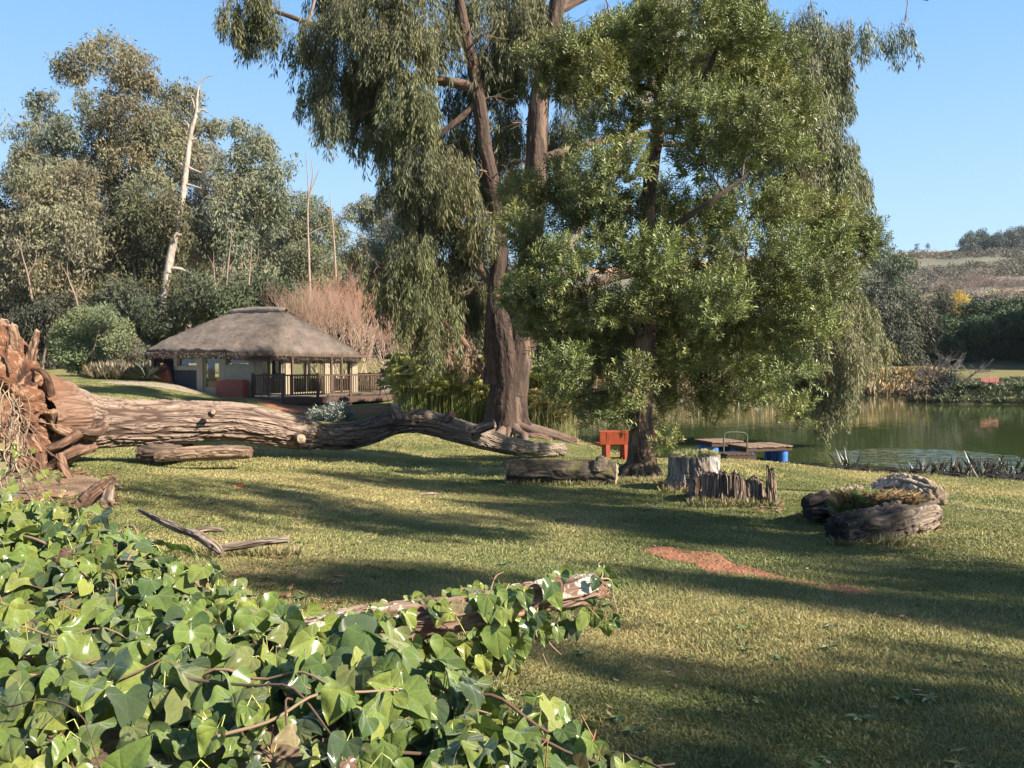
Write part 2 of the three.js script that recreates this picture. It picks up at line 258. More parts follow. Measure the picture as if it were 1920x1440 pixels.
// hanging strand of a weeping gum: thin twig with long narrow drooping leaves
function strandGeo(n, len) {
  const b = new GB(), pts = [], rad = []; let x = 0, z = 0;
  for (let i = 0; i <= 5; i++) { pts.push(v3(x, (-i / 5) * len, z)); rad.push(0.005 * (1 - i / 7)); x += rr(-0.06, 0.06); z += rr(-0.06, 0.06); }
  b.tube(pts, rad, 3, [0.75, 0.5, 0.4]);
  for (let i = 0; i < n; i++) {
    const t = Math.pow(R(), 0.8), k = t * 5, a = Math.floor(Math.min(4, k)), p = pts[a].clone().lerp(pts[a + 1], k - a), th = rr(0, 6.283), o = rr(0.15, 0.75);
    p.x += Math.cos(th) * 0.05; p.z += Math.sin(th) * 0.05; const dir = v3(Math.cos(th) * o, -1, Math.sin(th) * o).normalize(), s = v3().crossVectors(dir, ball().normalize()).normalize();
    b.leaf(p, dir, s, rr(0.13, 0.21), rr(0.022, 0.036), jitter(ONE, 0.22), 0.1);
  }
  return b.geo();
}
// upright tufted shoot with straight leaves
function shootGeo(n, len) {
  const b = new GB(); b.tube([v3(0, 0, 0), v3(0.01, len * 0.5, 0), v3(0, len, 0.01)], [0.004, 0.003, 0.0015], 3, [0.7, 0.5, 0.35]);
  for (let i = 0; i < n; i++) {
    const t = (i + R()) / n, th = i * 2.4 + rr(-0.3, 0.3), lift = lerp(0.35, 1.3, t), dir = v3(Math.cos(th), lift + rr(-0.25, 0.25), Math.sin(th)).normalize(), s = v3().crossVectors(dir, v3(rr(-0.4, 0.4), 1, rr(-0.4, 0.4))).normalize();
    b.leaf(v3(0, t * len, 0), dir, s, rr(0.085, 0.125), rr(0.017, 0.026), jitter(ONE, 0.2), 0.12);
  }
  return b.geo();
}
// loose clump for trees further off
function clumpGeo(n, rad, l, w, down = 0.8) {
  const b = new GB();
  for (let i = 0; i < n; i++) { const p = ball().multiplyScalar(rad), dir = ball(); dir.y -= down; dir.normalize(); const s = v3().crossVectors(dir, ball().normalize()).normalize(); b.leaf(p, dir, s, l * rr(0.7, 1.3), w * rr(0.7, 1.3), jitter(ONE, 0.2)); }
  return b.geo();
}
R = rng(21);
const STRANDS = [strandGeo(30, 0.95), strandGeo(26, 0.75), strandGeo(34, 1.15)], SHOOTS = [shootGeo(20, 0.26), shootGeo(16, 0.2), shootGeo(24, 0.32)];
const CLUMPS = [clumpGeo(30, 0.62, 0.34, 0.1), clumpGeo(26, 0.5, 0.3, 0.09), clumpGeo(34, 0.75, 0.36, 0.1)], FINE = [clumpGeo(34, 0.34, 0.16, 0.05, 0), clumpGeo(30, 0.28, 0.14, 0.045, -0.3)], ROUND = [clumpGeo(36, 0.6, 0.3, 0.14, 0.1), clumpGeo(30, 0.5, 0.26, 0.13, 0)];

// blobs: [px, py, D, radius in px, flatness]; returns a world list
const blobs = (list, D0, dD = 0.06) => list.map(([px, py, r, dd, fl]) => { const D = D0 + (dd !== undefined ? dd : rr(-1, 1) * dD * D0); return { p: at(px, py, D), r: (r * D) / F, f: fl ?? rr(0.75, 1) }; });
function leafList(bl, perM2, style, col, o = {}) {
  const out = [];
  for (const b of bl) {
    const tone = b.tone ?? 1 + rr(-0.16, 0.16), n = Math.round(perM2 * Math.PI * b.r * b.r * (b.k ?? 1)), bc = [col[0] * tone * rr(0.92, 1.1), col[1] * tone, col[2] * tone * rr(0.9, 1.1)];
    for (let i = 0; i < n; i++) {
      const d = ball(), l = d.length(); d.multiplyScalar(Math.pow(l, (o.shell ?? 0.55) - 1)); // towards the outside
      const p = b.p.clone().add(v3(d.x * b.r, d.y * b.r * b.f, d.z * b.r));
      if (o.gap && fbm(p.x * o.gap, p.y * o.gap, p.z * o.gap, 2) < (o.gapAt ?? 0.42)) continue;
      if (o.keep && !o.keep(p)) continue;
      let q; if (style === 'hang') q = spinQ(rr(0, 6.283), rr(-0.22, 0.22), rr(-0.22, 0.22));
      else if (style === 'up') { const dir = d.clone().multiplyScalar(0.8).add(v3(rr(-0.5, 0.5), rr(0.2, 1.1), rr(-0.5, 0.5))).normalize(); q = quatUp(dir, rr(0, 6.283)); }
      else q = spinQ(rr(0, 6.283), rr(-0.5, 0.5), rr(-0.5, 0.5));
      out.push({ p, q, s: rr(0.7, 1.25) * (o.scale ?? 1), c: jitter(bc, 0.16) });
    }
  }
  return out;
}
function crown(g, list, geos, mat, name = 'crown') { geos.forEach((geo, k) => { const l = list.filter((_, i) => i % geos.length === k); if (l.length) instances(g, name, geo, mat, l); }); }
// limbs: lines of [px, py, D, r px]; each blob is joined to the nearest node by a curved branch, with twigs inside the blob
function branchWork(limbs, bl, o = {}) {
  const b = new GB(), nodes = [], c = o.color ?? [0.2, 0.15, 0.11], tone = (p) => mul3(c, 0.7 + 0.6 * vn(p.x * 5, p.y * 3, p.z * 5));
  for (const L of limbs) for (let i = 0; i + 1 < L.length; i++) for (let k = 0; k < 5; k++) nodes.push({ p: L[i].p.clone().lerp(L[i + 1].p, k / 5), r: lerp(L[i].r, L[i + 1].r, k / 5) });
  if (!nodes.length) return b;
  for (const e of bl.map((e) => ({ e, d: Math.min(...nodes.map((n) => n.p.distanceTo(e.p))) })).sort((m, n) => m.d - n.d).map((m) => m.e)) {
    let best = null, bd = 1e9; for (const n of nodes) { const d = n.p.distanceTo(e.p) + Math.max(0, n.p.y - e.p.y) * (o.hang ? 0.2 : 0.9) + (n.lvl ?? 0) * 0.15; if (d < bd) { bd = d; best = n; } }
    const L = best.p.distanceTo(e.p); if (L < 0.05) continue;
    const r0 = Math.min(best.r * 0.7, (o.thick ?? 0.014) * (L + e.r * 1.5) + 0.006), mid = best.p.clone().lerp(e.p, 0.5); mid.y += L * (o.hang ? 0.16 : rr(-0.08, 0.1)); mid.x += L * rr(-0.12, 0.12); mid.z += L * rr(-0.12, 0.12);
    const cv = new THREE.QuadraticBezierCurve3(best.p, mid, e.p), pts = cv.getPoints(7), rad = pts.map((_, i) => r0 * (1 - 0.65 * (i / 7)));
    for (let i = 1; i < 7; i++) { pts[i].x += L * rr(-0.025, 0.025); pts[i].y += L * rr(-0.025, 0.025); }
    b.tube(pts, rad, o.sides ?? 5, tone); pts.forEach((p, i) => i > 1 && nodes.push({ p, r: rad[i], lvl: (best.lvl ?? 0) + 1 }));
    for (let k = 0; k < (o.twigs ?? 6); k++) { const d = ball().normalize(); if (!o.hang) d.y = Math.abs(d.y) * 0.8; const t = e.p.clone().addScaledVector(d, e.r * rr(0.6, 1.05)), m2 = e.p.clone().lerp(t, 0.5).add(ball().multiplyScalar(e.r * 0.15)); b.tube([pts[rr(4, 7) | 0], m2, t], [r0 * 0.3, r0 * 0.2, r0 * 0.06 + 0.002], 3, tone); }
  }
  return b;
}
const limb = (list, D) => list.map(([px, py, r, d]) => ({ p: at(px, py, D + (d ?? 0)), r: (r * D) / F }));
const trunkOf = (L, o) => barkTube({ pts: L.map((n) => n.p), rad: L.map((n) => n.r), ...o });

// ---------------------------------------------------------------- the great weeping gum
R = rng(101);
const gumLeaf = M.leafy([1, 1, 1], { clearcoat: 0.15, clearcoatRoughness: 0.45 });
{
  const D = 25, base = onGround(948, 816); base.z = -D; base.x = ((948 - 960) / F) * D; base.y = groundY(base.x, -D);
  const g = thing('weeping_gum_tree', 'huge multi-stemmed weeping gum with massive brown trunk, behind the tip of the fallen trunk', 'tree', base);
  
  const colour = { plate: [0.068, 0.042, 0.031], crack: [0.026, 0.015, 0.012], tint: (c, o) => { const k = fbm(o.x * 3, o.y * 0.6, o.z * 3, 3); return k > 0.6 ? mix3(c, [0.19, 0.125, 0.09], sstep(0.6, 0.7, k) * 0.7) : c; } };
  const low = [{ p: v3(base.x, base.y - 0.35, base.z), r: 1.0 }, { p: v3(base.x, base.y + 0.12, base.z), r: 0.82 }, ...limb([[948, 780, 40], [951, 740, 36], [952, 700, 34], [951, 660, 34], [945, 630, 32], [938, 600, 26], [935, 570, 17]], D)];
  part(g, 'trunk', trunkOf(low, { along: 150, around: 160, fiss: 0.035, fA: 7, fL: 0.7, lump: 0.1, lumpF: 2, seed: 3, ...colour, flute: (t, a) => 1 + (0.06 + 0.22 * Math.pow(1 - t, 3)) * (Math.sin(a * 3 + 0.7) * 0.5 + Math.sin(a * 5 + 2 + t * 2) * 0.5) }), M.bark);
  const stems = [
    [[932, 720, 26], [928, 640, 21], [930, 560, 17], [936, 480, 16], [934, 420, 15], [922, 340, 14], [910, 280, 13], [902, 220, 13], [890, 140, 12], [872, 60, 10], [858, -20, 9], [840, -120, 6]],
    [[958, 740, 30], [972, 650, 29], [986, 560, 24], [996, 460, 22], [1004, 360, 21], [1006, 280, 20], [1012, 190, 19], [1030, 90, 17], [1046, 0, 15], [1060, -110, 11], [1085, -240, 6]],
    [[962, 720, 26], [985, 640, 22], [1015, 560, 18, -0.4], [1050, 480, 16, -0.8], [1085, 420, 15, -1], [1130, 350, 12, -1.2], [1180, 250, 10, -1], [1240, 130, 8], [1290, 10, 6], [1330, -100, 4]],
  ].map((L) => limb(L, D));
  stems.forEach((L, k) => part(g, 'stem', trunkOf(L, { along: 140, around: 56, fiss: 0.022, fA: 9, fL: 0.8, lump: 0.08, seed: 11 + k, plate: k === 2 ? [0.36, 0.31, 0.275] : [0.095, 0.06, 0.044], crack: k === 2 ? [0.24, 0.19, 0.16] : [0.04, 0.025, 0.02], tint: k === 2 ? (c, o, d, t) => mix3([0.10, 0.065, 0.045], c, sstep(0.16, 0.34, t + 0.1 * (vn(o.x * 5, o.y * 3, o.z * 5) - 0.5))) : (c, o) => { const q = fbm(o.x * 4 + k * 7, o.y * 0.8, o.z * 4, 3); return q > 0.55 ? mix3(c, k ? [0.2, 0.13, 0.095] : [0.27, 0.15, 0.085], sstep(0.55, 0.64, q) * 0.85) : c; } }), M.bark));
  const limbs = [
    [[896, 165, 11], [830, 152, 9], [755, 142, 8], [736, 127, 7], [690, 95, 6], [642, 71, 5.5], [560, 37, 4.5], [474, 4, 3.5], [430, -25, 2.5]],
    [[930, 545, 9], [900, 500, 8], [870, 440, 7], [845, 405, 5.5], [840, 360, 4]],
    [[912, 705, 11], [893, 680, 9], [868, 640, 7], [830, 605, 5], [800, 570, 3.5], [770, 520, 2.5]],
    [[760, 142, 5], [730, 190, 4], [690, 210, 3], [640, 240, 2]], [[900, 190, 7], [840, 240, 5], [780, 280, 4], [720, 245, 2.5]],
    [[1046, 20, 9], [1150, -30, 8, 0.8], [1300, -60, 6, 1], [1480, -50, 5, 1.2], [1640, -20, 3.5, 1.2], [1740, 0, 2, 1.2]],
    [[1006, 300, 9, 0.6], [1150, 260, 8, 2], [1330, 240, 7, 3], [1500, 250, 5, 3.2], [1610, 285, 3, 3.2]],
    [[990, 600, 11, 0.5], [1150, 520, 9, 2], [1330, 500, 8, 3], [1480, 520, 6, 3.2], [1560, 530, 3.5, 3.2], [1620, 560, 1.5, 3.2]],
    [[1340, 500, 6, 3], [1440, 600, 5, 3], [1520, 680, 4, 3], [1570, 720, 3, 3], [1620, 735, 1.5, 3]], [[1500, 250, 5, 3.2], [1560, 120, 4, 3], [1590, 60, 2, 3]],
  ].map((L) => limb(L, D));
  limbs.forEach((L, k) => part(g, 'limb', trunkOf(L, { along: 60, around: 14, fiss: 0.012, lump: 0.1, seed: 30 + k, plate: [0.20, 0.125, 0.09], crack: [0.06, 0.04, 0.03] }), M.bark));
  const left = blobs([[430, 5, 26], [470, 30, 30], [520, 20, 36], [560, 70, 34], [500, -20, 40], [600, 40, 44], [640, 110, 40], [590, 150, 30], [650, 20, 50], [700, 60, 50], [690, 130, 50], [760, 60, 60], [760, 160, 50], [620, 200, 32], [670, 200, 40], [720, 230, 44], [660, 250, 26], [790, 200, 56], [830, 60, 55], [870, 120, 50], [920, 60, 50], [850, 240, 60], [780, 290, 55], [740, 330, 38], [840, 320, 60], [900, 230, 46], [900, 320, 42], [950, 130, 44], [960, 230, 36], [930, 20, 40], [980, 60, 30], [790, 380, 50], [850, 400, 55], [770, 450, 48], [735, 480, 44], [710, 530, 36], [760, 540, 50], [820, 480, 55], [870, 470, 45], [700, 570, 26], [740, 590, 40], [800, 560, 48], [850, 550, 50], [890, 540, 34], [830, 620, 36], [780, 620, 34], [875, 600, 34], [900, 610, 26], [815, 690, 26], [850, 690, 20], [755, 650, 22], [800, 660, 24], [690, 500, 24], [960, 320, 26], [970, 400, 22], [880, -40, 60], [945, 20, 40], [1000, 10, 36], [985, 110, 34], [940, 180, 36], [1075, 120, 34], [1085, 40, 40], [970, 300, 28], [760, -40, 70], [640, -50, 60], [980, -40, 50], [905, 400, 34]], D, 0.05);
  left.forEach((b) => { const py = 690 - ((b.p.y - EYE) * F) / -b.p.z; if (py > 430) b.p.y += (Math.min(60, (py - 430) * 0.28) * D) / F; });
  const right = blobs([[1090, 30, 44], [1160, -10, 50], [1120, 100, 40], [1240, 0, 56], [1330, 40, 56], [1420, 10, 56], [1400, 100, 50], [1480, 60, 50], [1540, 110, 46], [1580, 150, 40], [1560, 60, 36], [1610, 110, 24], [1520, 200, 50], [1600, 200, 30], [1600, 250, 36], [1640, 230, 30], [1655, 290, 30], [1620, 310, 44], [1560, 290, 46], [1500, 330, 46], [1580, 360, 40], [1440, 240, 50], [1380, 330, 46], [1060, 200, 40], [1080, 300, 36], [1640, 370, 24], [1600, 400, 24], [1250, -60, 60], [1420, -60, 60], [1560, -30, 34], [1590, 70, 46], [1625, 120, 32], [1560, 180, 44], [1610, 260, 46], [1655, 300, 36], [1640, 345, 36], [1600, 380, 44], [1560, 420, 44], [1630, 60, 26], [1530, 20, 50], [1600, 10, 34], [1570, 240, 50], [1500, 130, 54], [1690, -10, 20], [1735, -8, 16], [1765, -14, 16], [1630, -10, 26], [1400, 420, 40]], D, 0.06);
  right.forEach((b) => { b.p.z -= 2.2; });
  const weep = blobs([[1590, 500, 46], [1640, 520, 40], [1680, 560, 34], [1560, 560, 50], [1620, 590, 50], [1690, 600, 36], [1725, 630, 24], [1660, 640, 46], [1710, 670, 22], [1580, 640, 50], [1520, 620, 46], [1500, 680, 40], [1560, 690, 40], [1620, 700, 36], [1670, 700, 26], [1600, 740, 26], [1560, 740, 22], [1640, 745, 20], [1460, 620, 44], [1450, 690, 36], [1400, 650, 44], [1600, 790, 13], [1615, 780, 13], [1585, 500, 40], [1650, 470, 26]], D, 0.04); weep.forEach((b) => { b.p.z -= 2.6; });
  const all = [...left, ...right, ...weep], bw = branchWork([...stems, ...limbs], all, { hang: true, thick: 0.012, color: [0.27, 0.18, 0.13], twigs: 7 });
  part(g, 'branches', bw.geo(), M.twig, { kind: 'stuff' });
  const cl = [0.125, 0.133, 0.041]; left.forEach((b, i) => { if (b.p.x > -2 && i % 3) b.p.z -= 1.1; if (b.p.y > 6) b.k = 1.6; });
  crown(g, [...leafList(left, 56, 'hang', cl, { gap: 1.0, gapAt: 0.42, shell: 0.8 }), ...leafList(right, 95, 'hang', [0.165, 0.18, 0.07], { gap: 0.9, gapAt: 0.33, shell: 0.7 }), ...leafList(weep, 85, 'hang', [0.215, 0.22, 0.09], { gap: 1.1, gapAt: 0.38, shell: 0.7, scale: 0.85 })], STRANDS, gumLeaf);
  // brown dead foliage caught on the low left limb
  const dead = blobs([[860, 640, 30], [890, 660, 24], [830, 650, 26], [880, 690, 16], [850, 610, 24]], D, 0.02);
  crown(g, leafList(dead, 26, 'hang', [0.33, 0.22, 0.14], { shell: 0.8, scale: 0.7 }), [STRANDS[1]], gumLeaf, 'dead_foliage');
  const roots = new GB(), rc = (p) => mul3([0.15, 0.10, 0.075], 0.7 + 0.6 * vn(p.x * 7, p.y * 7, p.z * 7));
  for (let k = 0; k < 9; k++) { const a = -0.4 + k * 0.5 + rr(-0.15, 0.15), pts = [], rad = [], L = rr(1.3, 2.4); let x = base.x, z = base.z, dir = a; for (let i = 0; i <= 8; i++) { const f = i / 8, q = 0.55 + f * L; x = base.x + Math.cos(dir) * q; z = base.z + Math.sin(dir) * q; dir += rr(-0.08, 0.08); pts.push(v3(x, groundY(x, z) + 0.26 * (1 - f) * (1 - f) - 0.02, z)); rad.push(0.2 * (1 - f * 0.85)); } roots.tube(pts, rad, 8, rc); }
  part(g, 'roots', roots.geo(), M.bark);
}

// ---------------------------------------------------------------- the darker tree in front of it
R = rng(202);
const woodLeaf = M.leafy([1, 1, 1], { clearcoat: 0.4, clearcoatRoughness: 0.35, transmission: 0.3 });
{
  const D = 14.2, base = gp(1202, D);
  const g = thing('blackwood_tree', 'dense dark green broad tree with straight dark trunk between mossy log and grey stump', 'tree', base);
  const L = [{ p: v3(base.x, base.y - 0.25, base.z), r: 0.52 }, { p: v3(base.x, base.y + 0.03, base.z), r: 0.40 }, ...limb([[1203, 865, 28], [1203, 830, 24.5], [1200, 780, 22], [1204, 720, 20], [1210, 640, 18], [1216, 560, 16], [1218, 480, 15], [1214, 400, 14], [1222, 320, 13], [1234, 240, 12], [1238, 170, 11], [1250, 90, 8], [1275, 10, 6], [1310, -70, 4]], D)];
  part(g, 'trunk', trunkOf(L, { along: 240, around: 90, fiss: 0.02, fA: 13, fL: 1.4, lump: 0.07, seed: 41, plate: [0.125, 0.085, 0.062], crack: [0.035, 0.024, 0.02], flute: (t, a) => 1 + 0.32 * Math.pow(Math.max(0, 1 - t * 6), 2) * Math.sin(a * 4 + 1), tint: (c, o) => { const k = vn(o.x * 6, o.y * 3, o.z * 6); return k > 0.62 ? mix3(c, [0.22, 0.14, 0.09], 0.6) : c; } }), M.bark);
  const limbs = [[[1236, 215, 7], [1300, 180, 6], [1360, 60, 4], [1400, 10, 3]], [[1216, 470, 8], [1270, 420, 6, -0.6], [1330, 380, 5, -1], [1400, 330, 3.5, -1]], [[1216, 560, 7], [1320, 520, 6, 0.6], [1450, 480, 4, 1], [1560, 440, 2.5, 1]], [[1218, 420, 6], [1150, 380, 5, -0.5], [1070, 370, 3.5, -1]], [[1210, 640, 6], [1130, 590, 5, 0.4], [1050, 560, 3, 0.6]], [[1206, 700, 4], [1230, 706, 2.5, -0.3], [1250, 716, 1.2, -0.4]], [[1204, 745, 5], [1140, 735, 4, -0.6], [1080, 745, 2.5, -0.8]], [[1236, 170, 6], [1160, 150, 5, 0.5], [1080, 110, 3, 0.7], [1030, 120, 2, 0.7]], [[1230, 270, 6], [1330, 270, 5, 1], [1450, 260, 3, 1]]].map((l) => limb(l, D));
  limbs.forEach((l, k) => part(g, 'limb', trunkOf(l, { along: 40, around: 12, fiss: 0.006, lump: 0.1, seed: 50 + k, plate: [0.14, 0.095, 0.07], crack: [0.05, 0.035, 0.03] }), M.bark));
  const bl = blobs([[1290, 40, 56], [1220, 70, 50], [1350, 20, 50], [1150, 90, 50], [1100, 110, 46], [1050, 105, 42], [1015, 115, 34], [1040, 150, 36], [1130, 150, 46], [1400, 70, 50], [1470, 110, 40], [1190, 150, 46], [1280, 120, 54], [1360, 140, 54], [1430, 170, 46], [1330, 210, 50], [1260, 220, 46], [1420, 240, 48], [1490, 210, 42], [1380, 290, 48], [1470, 300, 46], [1310, 300, 46], [1180, 230, 40], [1120, 250, 40], [1170, 310, 44], [1110, 340, 44], [1050, 350, 44], [1000, 365, 38], [960, 375, 26], [1060, 400, 46], [1010, 430, 44], [965, 430, 30], [1120, 400, 50], [1180, 420, 50], [1250, 390, 46], [1320, 420, 52], [1400, 400, 50], [1480, 400, 48], [1540, 400, 40], [1590, 420, 36], [1635, 450, 24], [1610, 470, 34], [1550, 460, 46], [1470, 480, 50], [1390, 480, 50], [1300, 500, 54], [1220, 490, 50], [1140, 480, 50], [1070, 490, 48], [1000, 500, 40], [975, 560, 36], [1030, 570, 48], [1100, 570, 52], [1180, 570, 52], [1260, 580, 54], [1340, 570, 52], [1420, 560, 50], [1500, 550, 46], [1560, 530, 36], [1530, 610, 40], [1450, 640, 48], [1370, 650, 50], [1290, 660, 52], [1210, 650, 48], [1130, 640, 48], [1060, 640, 44], [1010, 620, 34], [1060, 690, 34], [1120, 700, 34], [1180, 710, 36], [1260, 730, 42], [1340, 720, 44], [1420, 710, 42], [1490, 700, 36], [1460, 760, 34], [1500, 770, 22], [1410, 760, 34], [1330, 770, 28], [1250, 785, 24], [1160, 760, 34], [1100, 745, 32], [1060, 740, 26], [1110, 780, 22], [1170, 795, 16], [1225, 800, 20], [1290, 800, 16], [1250, 830, 14]], D, 0.1);
  part(g, 'branches', branchWork([L.slice(5), ...limbs], bl, { thick: 0.013, color: [0.17, 0.12, 0.09], twigs: 6 }).geo(), M.twig, { kind: 'stuff' });
  bl.forEach((b) => { b.tone = 1 + rr(-0.2, 0.2); });
  crown(g, leafList(bl, 310, 'up', [0.195, 0.228, 0.056], { gap: 1.7, gapAt: 0.36, shell: 0.95, scale: 0.96 }), SHOOTS, woodLeaf);
}

// ---------------------------------------------------------------- background trees
R = rng(303);
const farLeaf = M.leafy([1, 1, 1], { transmission: 0.22, roughness: 0.8 }), TREES = 'tall gum trees of the wood behind the thatched pavilion';
function bgTree(name, label, cat, px, D, bl, o) {
  const b0 = blobs(bl, D, 0.035), base = gp(px, D); base.y -= 0.3;
  const g = thing(name, label, cat, base, o.group), top = b0.reduce((a, b) => (b.p.y > a.p.y ? b : a));
  const h = top.p.y - base.y, bend = rr(-0.5, 0.5), r0 = o.r ?? h * 0.012 + 0.06, L = []; for (let i = 0; i <= 6; i++) { const f = i / 6; L.push({ p: v3(lerp(base.x, top.p.x, Math.pow(f, 1.3)) + bend * Math.sin(f * 3.1), base.y + (h - top.r * 0.3) * f, lerp(base.z, top.p.z, f)), r: r0 * (1 - 0.85 * f) }); }
  part(g, 'trunk', trunkOf(L, { along: 40, around: 10, fiss: 0.01, seed: px, plate: o.bark ?? [0.30, 0.23, 0.18], crack: [0.12, 0.08, 0.06] }), M.bark);
  part(g, 'branches', branchWork([L.slice(1)], b0, { thick: 0.011, color: o.bark ?? [0.30, 0.23, 0.18], twigs: o.twigs ?? 4, sides: 4 }).geo(), M.twig, { kind: 'stuff' });
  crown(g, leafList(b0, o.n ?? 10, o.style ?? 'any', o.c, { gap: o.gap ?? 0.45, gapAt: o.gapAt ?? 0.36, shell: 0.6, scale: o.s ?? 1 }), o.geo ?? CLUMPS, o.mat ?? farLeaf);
  return g;
}
const olive = [0.175, 0.18, 0.095], grey = [0.18, 0.19, 0.115], brown = [0.20, 0.185, 0.11], dark = [0.06, 0.078, 0.035];
bgTree('gum_tree', 'tallest gum tree of the left wood with a high rounded crown', 'tree', 205, 66, [[205, 105, 42], [165, 122, 36], [250, 128, 40], [128, 140, 24], [112, 118, 14], [215, 165, 44], [272, 158, 22], [180, 200, 36], [240, 220, 46], [195, 245, 42], [285, 240, 42], [300, 300, 46], [240, 300, 50], [185, 320, 40], [290, 360, 46], [230, 370, 46], [330, 270, 30]], { c: brown, group: TREES });
bgTree('gum_tree', 'grey-green gum tree on the far left of the wood with ragged lopsided top', 'tree', 85, 64, [[38, 210, 30], [75, 192, 18], [88, 178, 12], [85, 235, 34], [35, 255, 36], [115, 240, 30], [130, 280, 42], [60, 305, 36], [100, 330, 42], [20, 225, 16], [40, 340, 40], [135, 345, 40]], { c: grey, group: TREES });
bgTree('gum_tree', 'broad brownish gum tree low at the left end of the wood, above the green bush', 'tree', 110, 57, [[90, 365, 50], [55, 400, 46], [140, 390, 46], [110, 440, 60], [60, 480, 50], [160, 460, 40], [40, 535, 46], [110, 530, 60], [168, 530, 40], [148, 335, 32], [60, 345, 34], [180, 400, 24]], { c: brown, group: TREES });
bgTree('gum_tree', 'dense olive gum tree left of the leaning dead white trunk', 'tree', 275, 58, [[270, 415, 46], [312, 400, 40], [240, 465, 46], [290, 485, 46], [330, 450, 30], [260, 545, 46], [315, 550, 42], [222, 555, 46], [210, 440, 30], [250, 370, 30]], { c: [0.115, 0.115, 0.052], group: TREES });
bgTree('gum_tree', 'pale loose gum tree showing right behind the top of the dead white trunk', 'tree', 350, 70, [[315, 172, 20], [350, 182, 26], [338, 225, 36], [372, 245, 24], [385, 290, 32], [350, 310, 38], [402, 240, 18], [395, 350, 40], [365, 410, 44], [395, 450, 40], [360, 480, 40], [300, 210, 18]], { c: brown, group: TREES });
bgTree('gum_tree', 'rounded grey gum tree with separate leafy heads, right of the dead white trunk', 'tree', 462, 62, [[465, 258, 32], [440, 245, 24], [495, 272, 24], [478, 305, 42], [432, 320, 34], [537, 300, 18], [522, 325, 18], [498, 355, 38], [450, 372, 46], [420, 405, 40], [488, 410, 46], [440, 462, 46], [402, 460, 36], [520, 390, 22], [478, 490, 46], [425, 530, 44]], { c: grey, group: TREES });
bgTree('gum_tree', 'lower gum tree behind the thin dead stems, left of the bare pink shrub', 'tree', 578, 82, [[558, 385, 30], [592, 398, 26], [550, 432, 34], [602, 440, 34], [570, 482, 40], [528, 478, 36], [530, 540, 40], [600, 500, 40]], { c: olive, group: TREES });
bgTree('gum_tree', 'distant gum tree peeping out left of the weeping gum foliage', 'tree', 690, 88, [[670, 402, 24], [702, 388, 26], [648, 420, 26], [732, 372, 24], [712, 420, 34], [660, 452, 32], [745, 430, 34], [690, 480, 40], [640, 480, 30], [745, 340, 18], [770, 400, 30], [770, 480, 40], [730, 520, 40]], { c: grey, group: TREES });
bgTree('gum_tree', 'dark tree at the very left edge of the photo behind the root plate', 'tree', 5, 60, [[0, 405, 34], [22, 450, 40], [-28, 440, 50], [0, 515, 46], [10, 575, 46], [-40, 380, 36], [50, 590, 36], [-50, 520, 50], [-60, 600, 50]], { c: [0.09, 0.09, 0.05], group: TREES });
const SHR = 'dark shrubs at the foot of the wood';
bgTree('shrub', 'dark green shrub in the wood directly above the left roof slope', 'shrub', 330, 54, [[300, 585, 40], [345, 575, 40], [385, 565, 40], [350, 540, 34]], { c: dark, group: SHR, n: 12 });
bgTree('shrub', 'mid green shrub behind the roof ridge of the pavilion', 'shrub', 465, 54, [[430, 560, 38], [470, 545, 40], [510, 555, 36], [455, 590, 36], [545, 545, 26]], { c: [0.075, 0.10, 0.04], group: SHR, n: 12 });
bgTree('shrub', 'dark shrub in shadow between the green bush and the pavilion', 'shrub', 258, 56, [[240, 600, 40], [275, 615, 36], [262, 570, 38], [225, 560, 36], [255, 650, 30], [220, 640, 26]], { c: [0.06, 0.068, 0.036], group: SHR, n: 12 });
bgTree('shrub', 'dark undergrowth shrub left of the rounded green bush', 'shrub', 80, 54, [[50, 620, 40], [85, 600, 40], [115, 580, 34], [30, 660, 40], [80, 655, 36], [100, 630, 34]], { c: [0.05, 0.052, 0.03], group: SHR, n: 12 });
bgTree('acacia_bush', 'rounded bright green feathery bush beside the mown path on the left', 'bush', 170, 45, [[168, 608, 36], [132, 630, 32], [212, 622, 32], [180, 648, 42], [140, 658, 32], [222, 648, 26], [115, 645, 20], [195, 672, 26], [150, 676, 26], [190, 596, 24]], { c: [0.185, 0.225, 0.105], n: 46, geo: FINE, gap: 0.8, gapAt: 0.3, r: 0.09, s: 1.15 });
bgTree('grey_bush', 'dull grey-brown bush between the green bush and the pavilion eave', 'bush', 250, 44, [[245, 655, 22], [268, 665, 18], [230, 675, 20], [258, 690, 18]], { c: [0.17, 0.15, 0.09], n: 40, geo: FINE, r: 0.05 });
{ // the wood behind, one mass
  const bl = []; for (let x = -420; x < 960; x += 42) { bl.push([x + rr(-15, 15), rr(500, 560), rr(45, 60)], [x + rr(-15, 15), rr(570, 620), rr(45, 60)], [x + rr(-15, 15), rr(635, 690), rr(45, 55)]); if (x < 520) bl.push([x, rr(430, 490), rr(45, 60)]); }
  for (let x = 820; x < 1700; x += 46) bl.push([x, rr(560, 600), 46], [x + 20, rr(610, 640), 46], [x, rr(655, 685), 40]);
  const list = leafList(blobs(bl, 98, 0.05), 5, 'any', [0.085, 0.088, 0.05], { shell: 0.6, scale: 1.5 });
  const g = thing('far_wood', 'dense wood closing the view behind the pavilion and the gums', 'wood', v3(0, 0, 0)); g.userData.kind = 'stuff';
  crown(g, list, CLUMPS, farLeaf, 'foliage');
}
